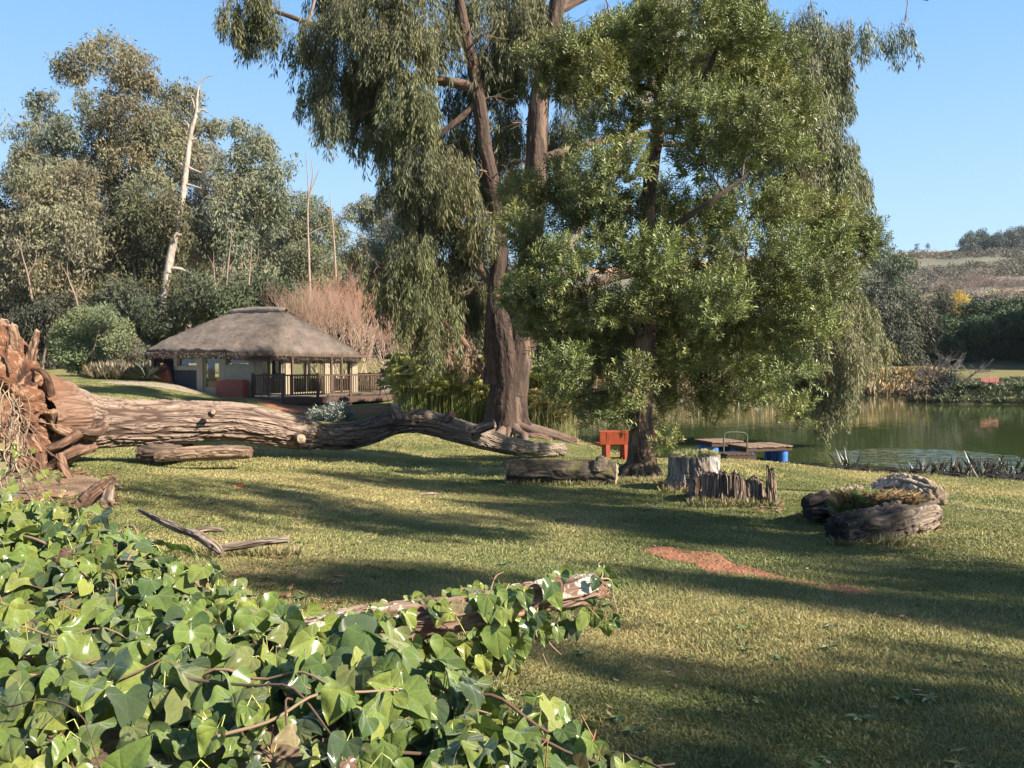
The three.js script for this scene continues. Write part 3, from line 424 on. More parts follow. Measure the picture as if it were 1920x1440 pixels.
// pale stems of the wood
const STEM = 'pale bare stems standing in the wood';
function bareStem(label, pts, D, o = {}) {
  const L = limb(pts, D), g = thing(o.name ?? 'dead_sapling', label, o.cat ?? 'dead tree', v3(L[0].p.x, L[0].p.y, L[0].p.z), o.group);
  part(g, 'trunk', trunkOf(L, { along: o.along ?? 60, around: 12, fiss: o.fiss ?? 0.004, lump: 0.1, seed: pts[0][0], plate: o.plate ?? [0.48, 0.38, 0.31], crack: o.crack ?? [0.3, 0.2, 0.16] }), M.bark);
  for (const q of o.side ?? []) { const l = limb(q, D); part(g, 'branch', trunkOf(l, { along: 20, around: 8, fiss: 0.003, lump: 0.1, seed: q[0][0], plate: o.plate ?? [0.48, 0.38, 0.31], crack: [0.3, 0.2, 0.16] }), M.bark); }
  return g;
}
bareStem('tall leaning dead tree with bare white trunk and broken side stubs', [[290, 650, 6], [306, 560, 6.5], [318, 490, 7.2], [330, 430, 6.6], [342, 370, 5.6], [350, 310, 5], [358, 250, 4], [368, 210, 3], [370, 180, 2], [376, 155, 1.5], [388, 144, 1], [402, 142, .4]], 57, { name: 'dead_tree', plate: [0.50, 0.43, 0.365], crack: [0.28, 0.22, 0.18], along: 140, side: [[[350, 312, 3], [362, 318, 2.2], [378, 324, 1]], [[349, 318, 4], [340, 308, 2.5], [337, 306, 1]], [[347, 345, 3], [360, 348, 2], [378, 353, 1]], [[369, 212, 3], [380, 206, 2], [391, 212, 1]], [[333, 440, 5], [340, 440, 2], [342, 438, 1]], [[320, 503, 3.5], [340, 505, 3], [358, 516, 2.2], [366, 532, 1]], [[358, 262, 3], [352, 232, 1.5], [346, 226, .8]], [[366, 205, 2.5], [362, 190, 1.5], [358, 180, .8]], [[356, 262, 3], [366, 260, 1.6], [368, 258, .8]]] });
bareStem('tall thin dead stem with a few upright twigs, left of the pink shrub', [[582, 560, 2.6], [579, 480, 2.1], [577, 400, 1.5], [578, 350, 1], [574, 300, .6], [573, 285, .3]], 62, { group: STEM, plate: [0.36, 0.29, 0.24], side: [[[578, 372, 1.6], [590, 340, 1], [598, 318, .5]], [[577, 380, 1.6], [586, 330, 1], [584, 300, .5]], [[578, 440, 1.6], [596, 430, 1.2], [615, 424, .8]]] });
bareStem('thin dark dead stem above the middle of the pink shrub', [[630, 520, 2], [626, 450, 1.7], [622, 400, 1.2], [618, 365, .4]], 62, { group: STEM, plate: [0.34, 0.25, 0.2], side: [[[622, 415, 1.2], [640, 405, .8], [650, 400, .5]], [[621, 400, 1.2], [606, 385, .8], [600, 378, .5]]] });
for (const [px, y0, y1, b, lab] of [[422, 575, 440, 12, 'reddish bare trunk behind the left end of the roof ridge'], [405, 580, 500, -4, 'pale bare sapling rising left of the roof ridge'], [466, 545, 480, 5, 'short pinkish trunk behind the roof ridge'], [150, 590, 520, -22, 'crooked pale stem above the rounded green bush'], [60, 560, 470, -20, 'thin slanting stem in the shade at the left of the wood']]) bareStem(lab, [[px, y0, 2], [px + b * 0.4, (y0 + y1) / 2, 1.4], [px + b, y1, 0.7], [px + b * 1.1, y1 - 30, 0.3]], 53, { group: STEM, side: [[[px + b * 0.4, (y0 + y1) / 2, 1.1], [px + b * 0.4 + 14, (y0 + y1) / 2 - 24, 0.7], [px + b * 0.4 + 17, (y0 + y1) / 2 - 50, 0.3]], [[px + b, y1, 0.8], [px + b - 12, y1 - 22, 0.3]]], plate: [0.30, 0.22, 0.18] });

// bare twiggy shrubs
function twigs(b, p, dir, len, r, lvl, o) {
  const pts = [p.clone()], rad = [r]; let q = p.clone(), d = dir.clone();
  for (let i = 1; i <= 3; i++) { d.add(ball().multiplyScalar(o.kink ?? 0.28)).add(v3(0, o.rise ?? 0.06, 0)).normalize(); q = q.clone().addScaledVector(d, len / 3); pts.push(q); rad.push(r * (1 - 0.16 * i)); }
  b.tube(pts, rad, lvl > 3 ? 5 : 3, mul3(lvl > 2 ? o.c0 : o.c1, rr(0.75, 1.2)));
  if (lvl <= 0) return; const n = lvl > 3 ? o.n0 ?? 3 : o.n ?? 3;
  for (let k = 0; k < n; k++) { const e = pts[k % 2 ? 2 : 3], nd = d.clone().add(ball().multiplyScalar(o.spread ?? 0.75)).normalize(); twigs(b, e, nd, len * rr(0.62, 0.85), r * rr(0.5, 0.66), lvl - 1, o); }
}
function bareShrub(name, label, px, D, stems, o) {
  const base = gp(px, D), g = thing(name, label, o.cat ?? 'shrub', base, o.group), b = new GB(), t = new GB();
  for (let k = 0; k < stems; k++) { const a = rr(0, 6.283), sp = o.open ?? 0.6, dir = v3(Math.cos(a) * sp, 1, Math.sin(a) * sp * 0.6).normalize(); twigs(b, base.clone().add(v3(rr(-0.5, 0.5) * (o.wide ?? 1), 0, rr(-0.3, 0.3))), dir, o.len, o.r, o.lvl, o); }
  part(g, 'branches', b.geo(), M.twig, { kind: 'stuff' }); return g;
}
R = rng(404);
const pink = { c0: [0.40, 0.29, 0.22], c1: [0.40, 0.265, 0.195], len: 1.75, r: 0.055, lvl: 5, open: 0.7, wide: 2.5, rise: 0.1, spread: 0.85 };
const PK = 'bare pinkish twiggy shrubs behind the pavilion deck';
bareShrub('bare_shrub', 'leafless pinkish shrub directly behind the right hip of the thatched roof', 615, 50, 15, { ...pink, group: PK, rise: 0.16, open: 0.75, len: 2.1 });
bareShrub('bare_shrub', 'leafless shrub arching over the deck corner, with pale crossing branches', 730, 45, 11, { ...pink, group: PK, len: 1.5, c0: [0.5, 0.38, 0.29], c1: [0.48, 0.31, 0.23] });
bareShrub('bare_shrub', 'taller reddish leafless shrub rising between the roof and the weeping gum', 660, 56, 12, { ...pink, group: PK, len: 2.55, c1: [0.48, 0.25, 0.17], rise: 0.16, open: 0.55 });
bareShrub('bare_tree', 'bare dark multi-stemmed tree standing on the far bank beside the red bench', 1778, 66, 6, { cat: 'tree', c0: [0.13, 0.09, 0.075], c1: [0.17, 0.14, 0.13], len: 1.4, r: 0.12, lvl: 4, open: 1.1, wide: 0.6, n: 3, spread: 1.0, kink: 0.34 });
for (const [px, D, lab] of [[1790, 205, 'bare pinkish tree on the hillside above the yellow tree'], [1890, 215, 'bare pinkish tree on the hillside at the right edge of the photo'], [1840, 225, 'bare pinkish tree in the middle of the hillside']]) bareShrub('bare_tree', lab, px, D, 5, { cat: 'tree', c0: [0.42, 0.33, 0.28], c1: [0.36, 0.26, 0.22], len: 3.4, r: 0.14, lvl: 4, open: 0.5, n: 4, spread: 0.9, group: 'bare trees on the hillside' });

// right-hand background
R = rng(505);
bgTree('tall_tree', 'grey-green tree rising behind the right side of the weeping foliage', 'tree', 1675, 100, [[1662, 478, 24], [1682, 498, 28], [1650, 540, 44], [1690, 560, 30], [1665, 610, 44], [1695, 630, 26], [1630, 600, 46], [1702, 590, 18], [1650, 480, 20]], { c: [0.13, 0.155, 0.085], n: 7, s: 1.2 });
bgTree('conifer', 'small dark pointed conifer left of the yellow tree on the far shore', 'tree', 1768, 116, [[1768, 548, 12], [1766, 565, 18], [1774, 580, 24], [1758, 585, 22], [1790, 585, 18]], { c: [0.07, 0.07, 0.035], n: 9 });
bgTree('yellow_tree', 'small bright yellow autumn tree beyond the dark hedge', 'tree', 1804, 118, [[1798, 552, 9], [1802, 562, 13], [1806, 574, 15], [1812, 566, 9]], { c: [0.62, 0.42, 0.05], n: 10, s: 0.8 });
const HEDGE = 'dark bamboo-like trees lining the far bank';
[[1745, 620, 'left end of the dark line of trees, nearest the weeping foliage'], [1800, 600, 'dark tree of the far bank below the yellow tree'], [1858, 575, 'dark tree of the far bank with the paler top'], [1915, 560, 'tallest dark tree of the far bank, cut by the right edge of the photo'], [1975, 560, 'dark tree of the far bank just outside the right edge']].forEach(([px, top, lab]) => {
  const bl = []; for (let y = top + 24; y < 700; y += 26) for (let k = -1; k <= 1; k++) bl.push([px + k * 26 + rr(-8, 8), y + rr(-8, 8), rr(22, 30)]);
  bgTree('bank_tree', lab, 'tree', px, 108, bl, { c: [0.065, 0.11, 0.04], n: 8, group: HEDGE, geo: ROUND, gapAt: 0.2, s: 1.25 });
});
// taller trees outside the frame on the right that keep the far line of trees in shade
for (const [px, D, h, lab] of [[2030, 96, 15, 'left of the row'], [2130, 95, 16, 'second of the row'], [2240, 94, 17, 'third of the row'], [2350, 92, 16, 'right of the row']]) { const bl = []; for (let y = h * 0.25; y < h; y += 1.7) for (let k = 0; k < 3; k++) { const py = 690 - ((y - 0.8) * F) / D; bl.push([px + rr(-55, 55), py, rr(26, 38)]); } bgTree('gum_tree', `dark gum tree beyond the right edge of the photo, ${lab}`, 'tree', px, D, bl, { c: olive, n: 12, gapAt: 0.2, group: 'gum trees beyond the right edge' }); }
{ // hill scrub and the skyline trees
  const list = []; for (let i = 0; i < 7000; i++) { const D = rr(150, 480), px = rr(1560, 2150), x = ((px - 960) / F) * D; if (fbm(x * 0.03, D * 0.03, 2, 2) < 0.47) continue; const s = rr(1.0, 3.0) * (0.6 + D / 500); list.push({ p: v3(x, groundY(x, -D) + s * 0.3, -D), q: spinQ(rr(0, 6)), s: v3(s * 1.3, s * 0.8, s), c: jitter(pick([[0.13, 0.125, 0.08], [0.20, 0.155, 0.11], [0.10, 0.115, 0.07], [0.21, 0.15, 0.115]]), 0.2) }); }
  const g = thing('hillside_scrub', 'low grey-green scrub scattered over the hillside on the right', 'scrub', v3(0, 0, 0)); g.userData.kind = 'stuff'; crown(g, list, ROUND, farLeaf, 'foliage');
  [[1818, 446, 14, 'left end'], [1842, 440, 13, 'second from the left'], [1868, 446, 14, 'middle'], [1894, 440, 15, 'second from the right'], [1914, 436, 15, 'right end']].forEach(([px, py, r, w]) => bgTree('skyline_tree', `grey-green tree on the crest of the hill, ${w} of the row`, 'tree', px, 470, [[px, py + 6, r], [px - 8, py + 16, r], [px + 9, py + 15, r], [px + 2, py + 22, r * 1.1], [px + (px % 7) - 3, py - 3, r * 0.6]], { c: [0.115, 0.13, 0.10], n: 0.9, group: 'trees on the crest of the hill', s: 3, geo: ROUND, gapAt: 0 }));
  [[1718, 466, 'left of two'], [1739, 464, 'right of two']].forEach(([px, py, w]) => bgTree('skyline_tree', `tiny lone tree on the bare crest, ${w}`, 'tree', px, 480, [[px, py, 4], [px, py - 6, 3]], { c: [0.10, 0.12, 0.09], n: 1.6, s: 1.6, gapAt: 0, geo: ROUND }));
}

// ---------------------------------------------------------------- trees outside the frame on the right whose shade falls on the lawn
R = rng(606);
function shadeTree(label, tx, tz, spots, h0, h1, n) {
  const base = v3(tx, groundY(tx, tz), tz), bl = spots.map(([px, py, r]) => { const q = onGround(px, py), h = rr(h0, h1); return { p: q.addScaledVector(SUN, h / SUN.y).add(v3(0, 0.45, 0)), r, f: 0.7 }; });
  const g = thing('shade_tree', label, 'tree', base, 'gum trees just outside the photo that shade the lawn'), L = []; for (let i = 0; i <= 6; i++) L.push({ p: v3(tx + 0.3 * Math.sin(i), base.y - 0.2 + i * (h1 * 0.9 / 6), tz + 0.2 * Math.cos(i * 2)), r: 0.3 * (1 - i / 8) });
  part(g, 'trunk', trunkOf(L, { along: 60, around: 20, fiss: 0.02, seed: tx, plate: [0.25, 0.18, 0.14] }), M.bark);
  part(g, 'branches', branchWork([L.slice(2)], bl, { hang: true, color: [0.25, 0.18, 0.14], thick: 0.01 }).geo(), M.twig, { kind: 'stuff' });
  crown(g, leafList(bl, n, 'hang', [0.11, 0.14, 0.055], { gap: 1.3, gapAt: 0.42, shell: 0.9 }), STRANDS, gumLeaf);
}
shadeTree('gum tree standing right of the view whose crown shades the middle lawn', 15, -7, [[1010, 958, 0.7], [1080, 964, 0.8], [1150, 970, 0.8], [1220, 980, 0.9], [1290, 987, 0.9], [1360, 995, 0.9], [1400, 1012, 0.5], [1340, 1015, 0.7], [1250, 1000, 0.7], [930, 950, 0.6], [720, 985, 0.7], [640, 972, 0.7], [820, 978, 0.7], [760, 970, 0.6], [330, 905, 0.7], [430, 915, 0.8], [540, 930, 0.7], [250, 930, 0.6], [400, 948, 0.5], [480, 935, 0.6], [900, 915, 0.8], [800, 905, 0.8], [700, 900, 0.8], [600, 895, 0.7], [1000, 925, 0.8], [1080, 930, 0.7]], 8, 10, 34);
shadeTree('gum tree standing close on the right of the photographer whose crown shades the near lawn', 17, 0, [[1740, 1085, 0.8], [1820, 1085, 0.8], [1900, 1090, 0.8], [1180, 1070, 0.4], [1260, 1085, 0.5], [1350, 1100, 0.6], [1440, 1110, 0.7], [1540, 1125, 0.7], [1640, 1130, 0.7], [1740, 1140, 0.7], [1840, 1135, 0.7], [1600, 1090, 0.5], [1720, 1095, 0.6], [1840, 1100, 0.6], [1930, 1100, 0.6], [560, 1080, 0.5], [640, 1090, 0.6], [720, 1095, 0.6], [800, 1090, 0.6], [880, 1075, 0.5], [700, 1060, 0.5], [1700, 1290, 0.6], [1850, 1250, 0.55], [1500, 1430, 0.5], [1250, 1430, 0.45], [1380, 1390, 0.45], [1620, 1440, 0.5], [1800, 1450, 0.55], [1120, 1420, 0.35], [1550, 1310, 0.45], [1150, 1330, 0.4], [1450, 1250, 0.3], [1700, 1230, 0.35], [1050, 1420, 0.3], [1900, 1440, 0.5], [1350, 1290, 0.35], [1300, 1350, 0.3], [1420, 1340, 0.35], [1560, 1390, 0.4], [1700, 1390, 0.4], [1850, 1370, 0.45], [1450, 1430, 0.35], [1780, 1330, 0.3], [1900, 1300, 0.45], [1640, 1350, 0.35], [1000, 1230, 0.3], [1080, 1250, 0.3], [960, 1180, 0.3], [1230, 1390, 0.4], [1500, 1360, 0.45], [1760, 1400, 0.5]].map(([x, y, r]) => [x, y, y > 1220 ? r * 0.66 : r * 0.8]), 8, 10, 34);

// ---------------------------------------------------------------- thatched pavilion
R = rng(707);
const FL = 0.27, flat = (px, D) => { const p = at(px, 690, D); return v3(p.x, 0, p.z); };
const PA = flat(285, 39.5), PB = flat(475, 37), PC = flat(665, 43.5), PD = PA.clone().add(PC).sub(PB);
function face(P, Q, centre) {
  const u = Q.clone().sub(P), L = u.length(); u.normalize(); const n = v3(-u.z, 0, u.x); if (n.dot(P.clone().sub(centre)) < 0) n.negate(); const yaw = Math.atan2(-u.z, u.x);
  const s = (px) => { const k = (px - 960) / F; return (-k * P.z - P.x) / (u.x + k * u.z); };
  const y = (px, py) => { const q = P.z + u.z * s(px); return EYE + ((690 - py) * -q) / F; };
  const box = (s0, s1, y0, y1, dep, out = 0) => new THREE.BoxGeometry(Math.abs(s1 - s0), Math.abs(y1 - y0), dep).rotateY(yaw).translate(P.x + u.x * (s0 + s1) / 2 + n.x * out, (y0 + y1) / 2, P.z + u.z * (s0 + s1) / 2 + n.z * out);
  return { P, Q, u, n, L, yaw, s, y, box, pt: (q, yy, out = 0) => v3(P.x + u.x * q + n.x * out, yy, P.z + u.z * q + n.z * out) };
}
const mid = PA.clone().add(PC).multiplyScalar(0.5), fAB = face(PA, PB, mid), fBC = face(PB, PC, mid), fCD = face(PC, PD, mid), fDA = face(PD, PA, mid);
const house = thing('thatched_pavilion', 'low pavilion with grey thatched hip roof, cream walls and large windows, beyond the fallen trunk', 'pavilion', v3(PB.x, FL - 0.4, PB.z));
{
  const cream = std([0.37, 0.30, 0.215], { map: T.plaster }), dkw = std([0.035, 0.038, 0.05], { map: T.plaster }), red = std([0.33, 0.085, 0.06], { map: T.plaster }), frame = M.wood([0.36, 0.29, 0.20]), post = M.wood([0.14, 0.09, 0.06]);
  const glass = new THREE.MeshPhysicalMaterial({ color: C([0.92, 0.95, 0.95]), transmission: 1, roughness: 0.02, thickness: 0, ior: 1.5, specularIntensity: 1.5, side: THREE.DoubleSide });
  const EV = 2.35, bx = (f, n, s0, s1, y0, y1, d, o, m) => part(house, n, f.box(s0, s1, y0, y1, d, o), m);
  // base slab and interior floor
  { const sh = new THREE.Shape([PA, PB, PC, PD].map((p) => new THREE.Vector2(p.x, -p.z))), g = new THREE.ExtrudeGeometry(sh, { depth: 0.9, bevelEnabled: false }); g.rotateX(-Math.PI / 2); g.translate(0, FL - 0.92, 0); part(house, 'foundation', g, std([0.20, 0.13, 0.10], { map: T.plaster })); }
  // left face
  const f = fAB, S = f.s, p = (px) => S(px);
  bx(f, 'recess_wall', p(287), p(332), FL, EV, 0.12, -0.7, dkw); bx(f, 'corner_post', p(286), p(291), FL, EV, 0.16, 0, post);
  { // red rounded wall standing in the recess
    const w = p(326) - p(299), sh = new THREE.Shape(); sh.moveTo(0, 0); sh.lineTo(w, 0); sh.bezierCurveTo(w * 1.08, 0.8, w * 0.95, 1.35, w * 0.55, 1.62); sh.bezierCurveTo(w * 0.1, 1.5, -w * 0.1, 0.7, 0, 0);
    const g = new THREE.ExtrudeGeometry(sh, { depth: 0.14, bevelEnabled: true, bevelSize: 0.03, bevelThickness: 0.03, bevelSegments: 2 }); g.rotateY(f.yaw); const o = f.pt(p(299), FL - 0.1, 0.1); g.translate(o.x, o.y, o.z); part(house, 'red_wall', g, red);
  }
  const yW0 = f.y(350, 687), yW1 = f.y(350, 662), yS = f.y(350, 694);
  bx(f, 'lintel', p(330), p(475), yW1, EV + 0.1, 0.2, 0, cream);
  bx(f, 'pier', p(329), p(335), yS, yW1, 0.2, 0, cream); bx(f, 'pier', p(372), p(383), FL, yW1, 0.22, 0, cream); bx(f, 'pier', p(414), p(426), FL, yW1, 0.22, 0, cream); bx(f, 'pier', p(469), p(477), FL, yW1, 0.2, 0, cream);
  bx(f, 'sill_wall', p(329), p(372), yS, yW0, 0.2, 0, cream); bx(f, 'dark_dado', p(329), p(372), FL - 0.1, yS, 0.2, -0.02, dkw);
  bx(f, 'sill_wall', p(426), p(469), FL, yW0 + 0.06, 0.2, 0, cream);
  const win = (ff, s0, s1, y0, y1, bars = 0) => { const w = part(house, 'window', ff.box(s0, s1, y0, y1, 0.008, -0.05), glass), t = 0.05; for (const [a, b, c, d] of [[s0, s1, y0, y0 + t], [s0, s1, y1 - t, y1], [s0, s0 + t, y0 + t, y1 - t], [s1 - t, s1, y0 + t, y1 - t], ...Array.from({ length: bars }, (_, k) => { const m = lerp(s0, s1, (k + 1) / (bars + 1)); return [m - t / 2, m + t / 2, y0 + t, y1 - t]; })]) part(w, 'frame', ff.box(a, b, c, d, 0.06, -0.02), frame); return w; };
  win(f, p(335), p(372), yW0, yW1, 0); win(f, p(426), p(469), yW0 + 0.06, yW1, 0);
  const dr = part(house, 'door', f.box(p(383), p(414), FL + 0.42, yW1, 0.01, -0.04), glass); for (const [a, b, c, d] of [[383, 386, FL + 0.42, yW1], [411, 414, FL + 0.42, yW1]]) part(dr, 'frame', f.box(p(a), p(b), c, d, 0.07, -0.02), frame); bx(f, 'door_panel', p(383), p(414), FL - 0.02, FL + 0.42, 0.08, -0.02, cream);
  { const h = 0.95, g = new RoundedBoxGeometry(p(475) - p(424), h, 0.4, 3, 0.06); g.rotateY(f.yaw); const o = f.pt((p(424) + p(475)) / 2, FL - 0.15 + h / 2, 0.5); g.translate(o.x, o.y, o.z); part(house, 'red_wall', g, red); }
  bx(f, 'step', p(378), p(424), FL - 0.55, FL - 0.05, 0.9, 0.6, std([0.24, 0.17, 0.13], { map: T.plaster }));
  // right face, full-height windows onto the deck
  const g = fBC, q = (px) => g.s(px), yT = 2.0;
  bx(g, 'lintel', 0, g.L, yT, EV + 0.05, 0.2, 0, cream);
  for (const [a, b] of [[476, 490], [529, 546], [604, 624], [658, 668]]) bx(g, 'pier', q(a), q(b), FL, yT, 0.2, 0, cream);
  win(g, q(490), q(529), FL + 0.06, yT, 0); win(g, q(546), q(604), FL + 0.06, yT, 1); win(g, q(624), q(658), FL + 0.06, yT, 0);
  for (const px of [488, 532, 606, 625]) bx(g, 'verandah_post', q(px) - 0.05, q(px) + 0.05, FL, EV, 0.1, 0.55, post);
  bx(g, 'wall_plate', -0.4, g.L + 0.4, EV - 0.18, EV - 0.04, 0.1, 0.55, post);
  // far faces: wall with wide openings, light comes through
  for (const ff of [fCD, fDA]) { bx(ff, 'back_wall', 0.1, ff.L - 0.1, FL, FL + 0.75, 0.18, 0, cream); bx(ff, 'back_wall', 0.1, ff.L - 0.1, 1.85, EV, 0.18, 0, cream); for (let k = 0; k <= 4; k++) { const m = lerp(0.25, ff.L - 0.25, k / 4); bx(ff, 'pier', m - 0.18, m + 0.18, FL + 0.75, 1.85, 0.18, 0, cream); } }
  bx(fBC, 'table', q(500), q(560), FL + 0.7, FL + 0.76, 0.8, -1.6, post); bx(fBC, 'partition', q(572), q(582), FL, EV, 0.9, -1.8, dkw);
  // thatch: rings from the eave to the ridge
  const OV = 0.62, cr = [[PA, PB], [PB, PC], [PC, PD], [PD, PA]].map(([a, b]) => face(a, b, mid)), corner = (i) => { const a = cr[(i + 3) % 4], b = cr[i]; return [PA, PB, PC, PD][i].clone().addScaledVector(a.n, OV).addScaledVector(b.n, OV); };
  let ring = [0, 1, 2, 3].map(corner); for (let k = 0; k < 7; k++) { const o = []; ring.forEach((p0, i) => { const p1 = ring[(i + 1) % ring.length]; const w = k < 2 ? 0.1 : 0.25; o.push(p0.clone().lerp(p1, w), p0.clone().lerp(p1, 1 - w)); }); ring = o; }
  const ru = fAB.u, RH = 1.75, ridgeY = 4.52, pos = [], col = [], uv = [], idx = [], n = ring.length, rows = 64; let per = 0;
  for (let k = -3; k <= rows; k++) for (let i = 0; i <= n; i++) {
    const e = ring[i % n], d = e.clone().sub(mid), a = d.dot(ru), top = mid.clone().addScaledVector(ru, clamp(a * 0.6, -RH, RH)), t = Math.max(0, k / rows), bulge = Math.sin(t * 3.1416) * 0.03;
    const p0 = e.clone().lerp(top, t), ey = 2.2 + 0.10 * sstep(0.2, -4, e.clone().sub(PB).dot(fAB.u)); p0.y = lerp(ey + 0.3, ridgeY, t) + bulge - 0.1 * Math.pow(1 - t, 6);
    if (k < 0) { p0.y -= 0.13 * -k; p0.lerp(v3(top.x, p0.y, top.z), 0.012 * k * k); }
    const nz = 0.16 * (fbm(p0.x * 0.9, p0.z * 0.9, t * 3, 3) - 0.5) + 0.06 * (vn(p0.x * 6, t * 26, p0.z * 6) - 0.5) + (k <= 0 ? 0.12 * (vn(e.x * 4, e.z * 4, 3) - 0.5) : 0); p0.y += nz;
    pos.push(p0.x, p0.y, p0.z); const v = fbm(p0.x * 1.7, t * 7, p0.z * 1.7, 4), w = vn(p0.x * 14, t * 30, p0.z * 14); col.push(...mul3(mix3([0.105, 0.083, 0.07], [0.205, 0.158, 0.13], clamp(v * 1.9 - 0.5)), 0.8 + 0.4 * w)); uv.push(i * 0.06, t * 2.2);
  }
  for (let k = 0; k < rows + 3; k++) for (let i = 0; i < n; i++) { const a = k * (n + 1) + i, b = a + n + 1; idx.push(a, a + 1, b, b, a + 1, b + 1); }
  const rg = new THREE.BufferGeometry(); rg.setAttribute('position', new THREE.Float32BufferAttribute(pos, 3)); rg.setAttribute('color', new THREE.Float32BufferAttribute(col, 3)); rg.setAttribute('uv', new THREE.Float32BufferAttribute(uv, 2)); rg.setIndex(idx); rg.computeVertexNormals();
  const th = new THREE.MeshStandardMaterial({ vertexColors: true, roughness: 1, bumpMap: T.thatch, bumpScale: 0.05, side: THREE.DoubleSide }), roof = part(house, 'roof', rg, th);
  // ridge roll
  const e0 = mid.clone().addScaledVector(ru, -RH - 0.15), e1 = mid.clone().addScaledVector(ru, RH + 0.1); e0.y = ridgeY + 0.02; e1.y = ridgeY + 0.02; const m0 = e0.clone().lerp(e1, 0.5); m0.y += 0.05;
  part(roof, 'ridge_cap', barkTube({ pts: [e0, e0.clone().lerp(e1, 0.1), m0, e0.clone().lerp(e1, 0.9), e1], rad: [0.12, 0.2, 0.21, 0.2, 0.1], along: 60, around: 20, fiss: 0.02, seed: 5, plate: [0.27, 0.22, 0.18], crack: [0.15, 0.12, 0.1] }), M.bark);
  // straw ends along the eave
  const sg = new GB(); sg.leaf(v3(0, 0, 0), v3(0, -1, 0), v3(1, 0, 0), 0.12, 0.014, ONE); sg.leaf(v3(0.02, 0, 0.01), v3(0.1, -1, 0.05).normalize(), v3(0, 0, 1), 0.1, 0.014, ONE); const sl = [];
  for (let i = 0; i < 5200; i++) { const f0 = R() * n, a = Math.floor(f0), p0 = ring[a % n].clone().lerp(ring[(a + 1) % n], f0 - a), out = p0.clone().sub(mid).setY(0).normalize(); p0.addScaledVector(out, rr(-0.06, 0.02)); p0.y = 2.02 + 0.10 * sstep(0.2, -4, p0.clone().sub(PB).dot(fAB.u)) + rr(-0.02, 0.3) + 0.16 * (fbm(p0.x * 0.9, p0.z * 0.9, 0, 3) - 0.5); const dir = out.multiplyScalar(rr(0.2, 0.9)).add(v3(0, -1, 0)).normalize(); sl.push({ p: p0, q: quatUp(dir.negate(), rr(0, 6)), s: rr(0.6, 1.2), c: jitter([0.15, 0.118, 0.10], 0.3) }); }
  instances(house, 'straw_fringe', sg.geo(), new THREE.MeshStandardMaterial({ vertexColors: true, roughness: 1, side: THREE.DoubleSide }), sl);
}

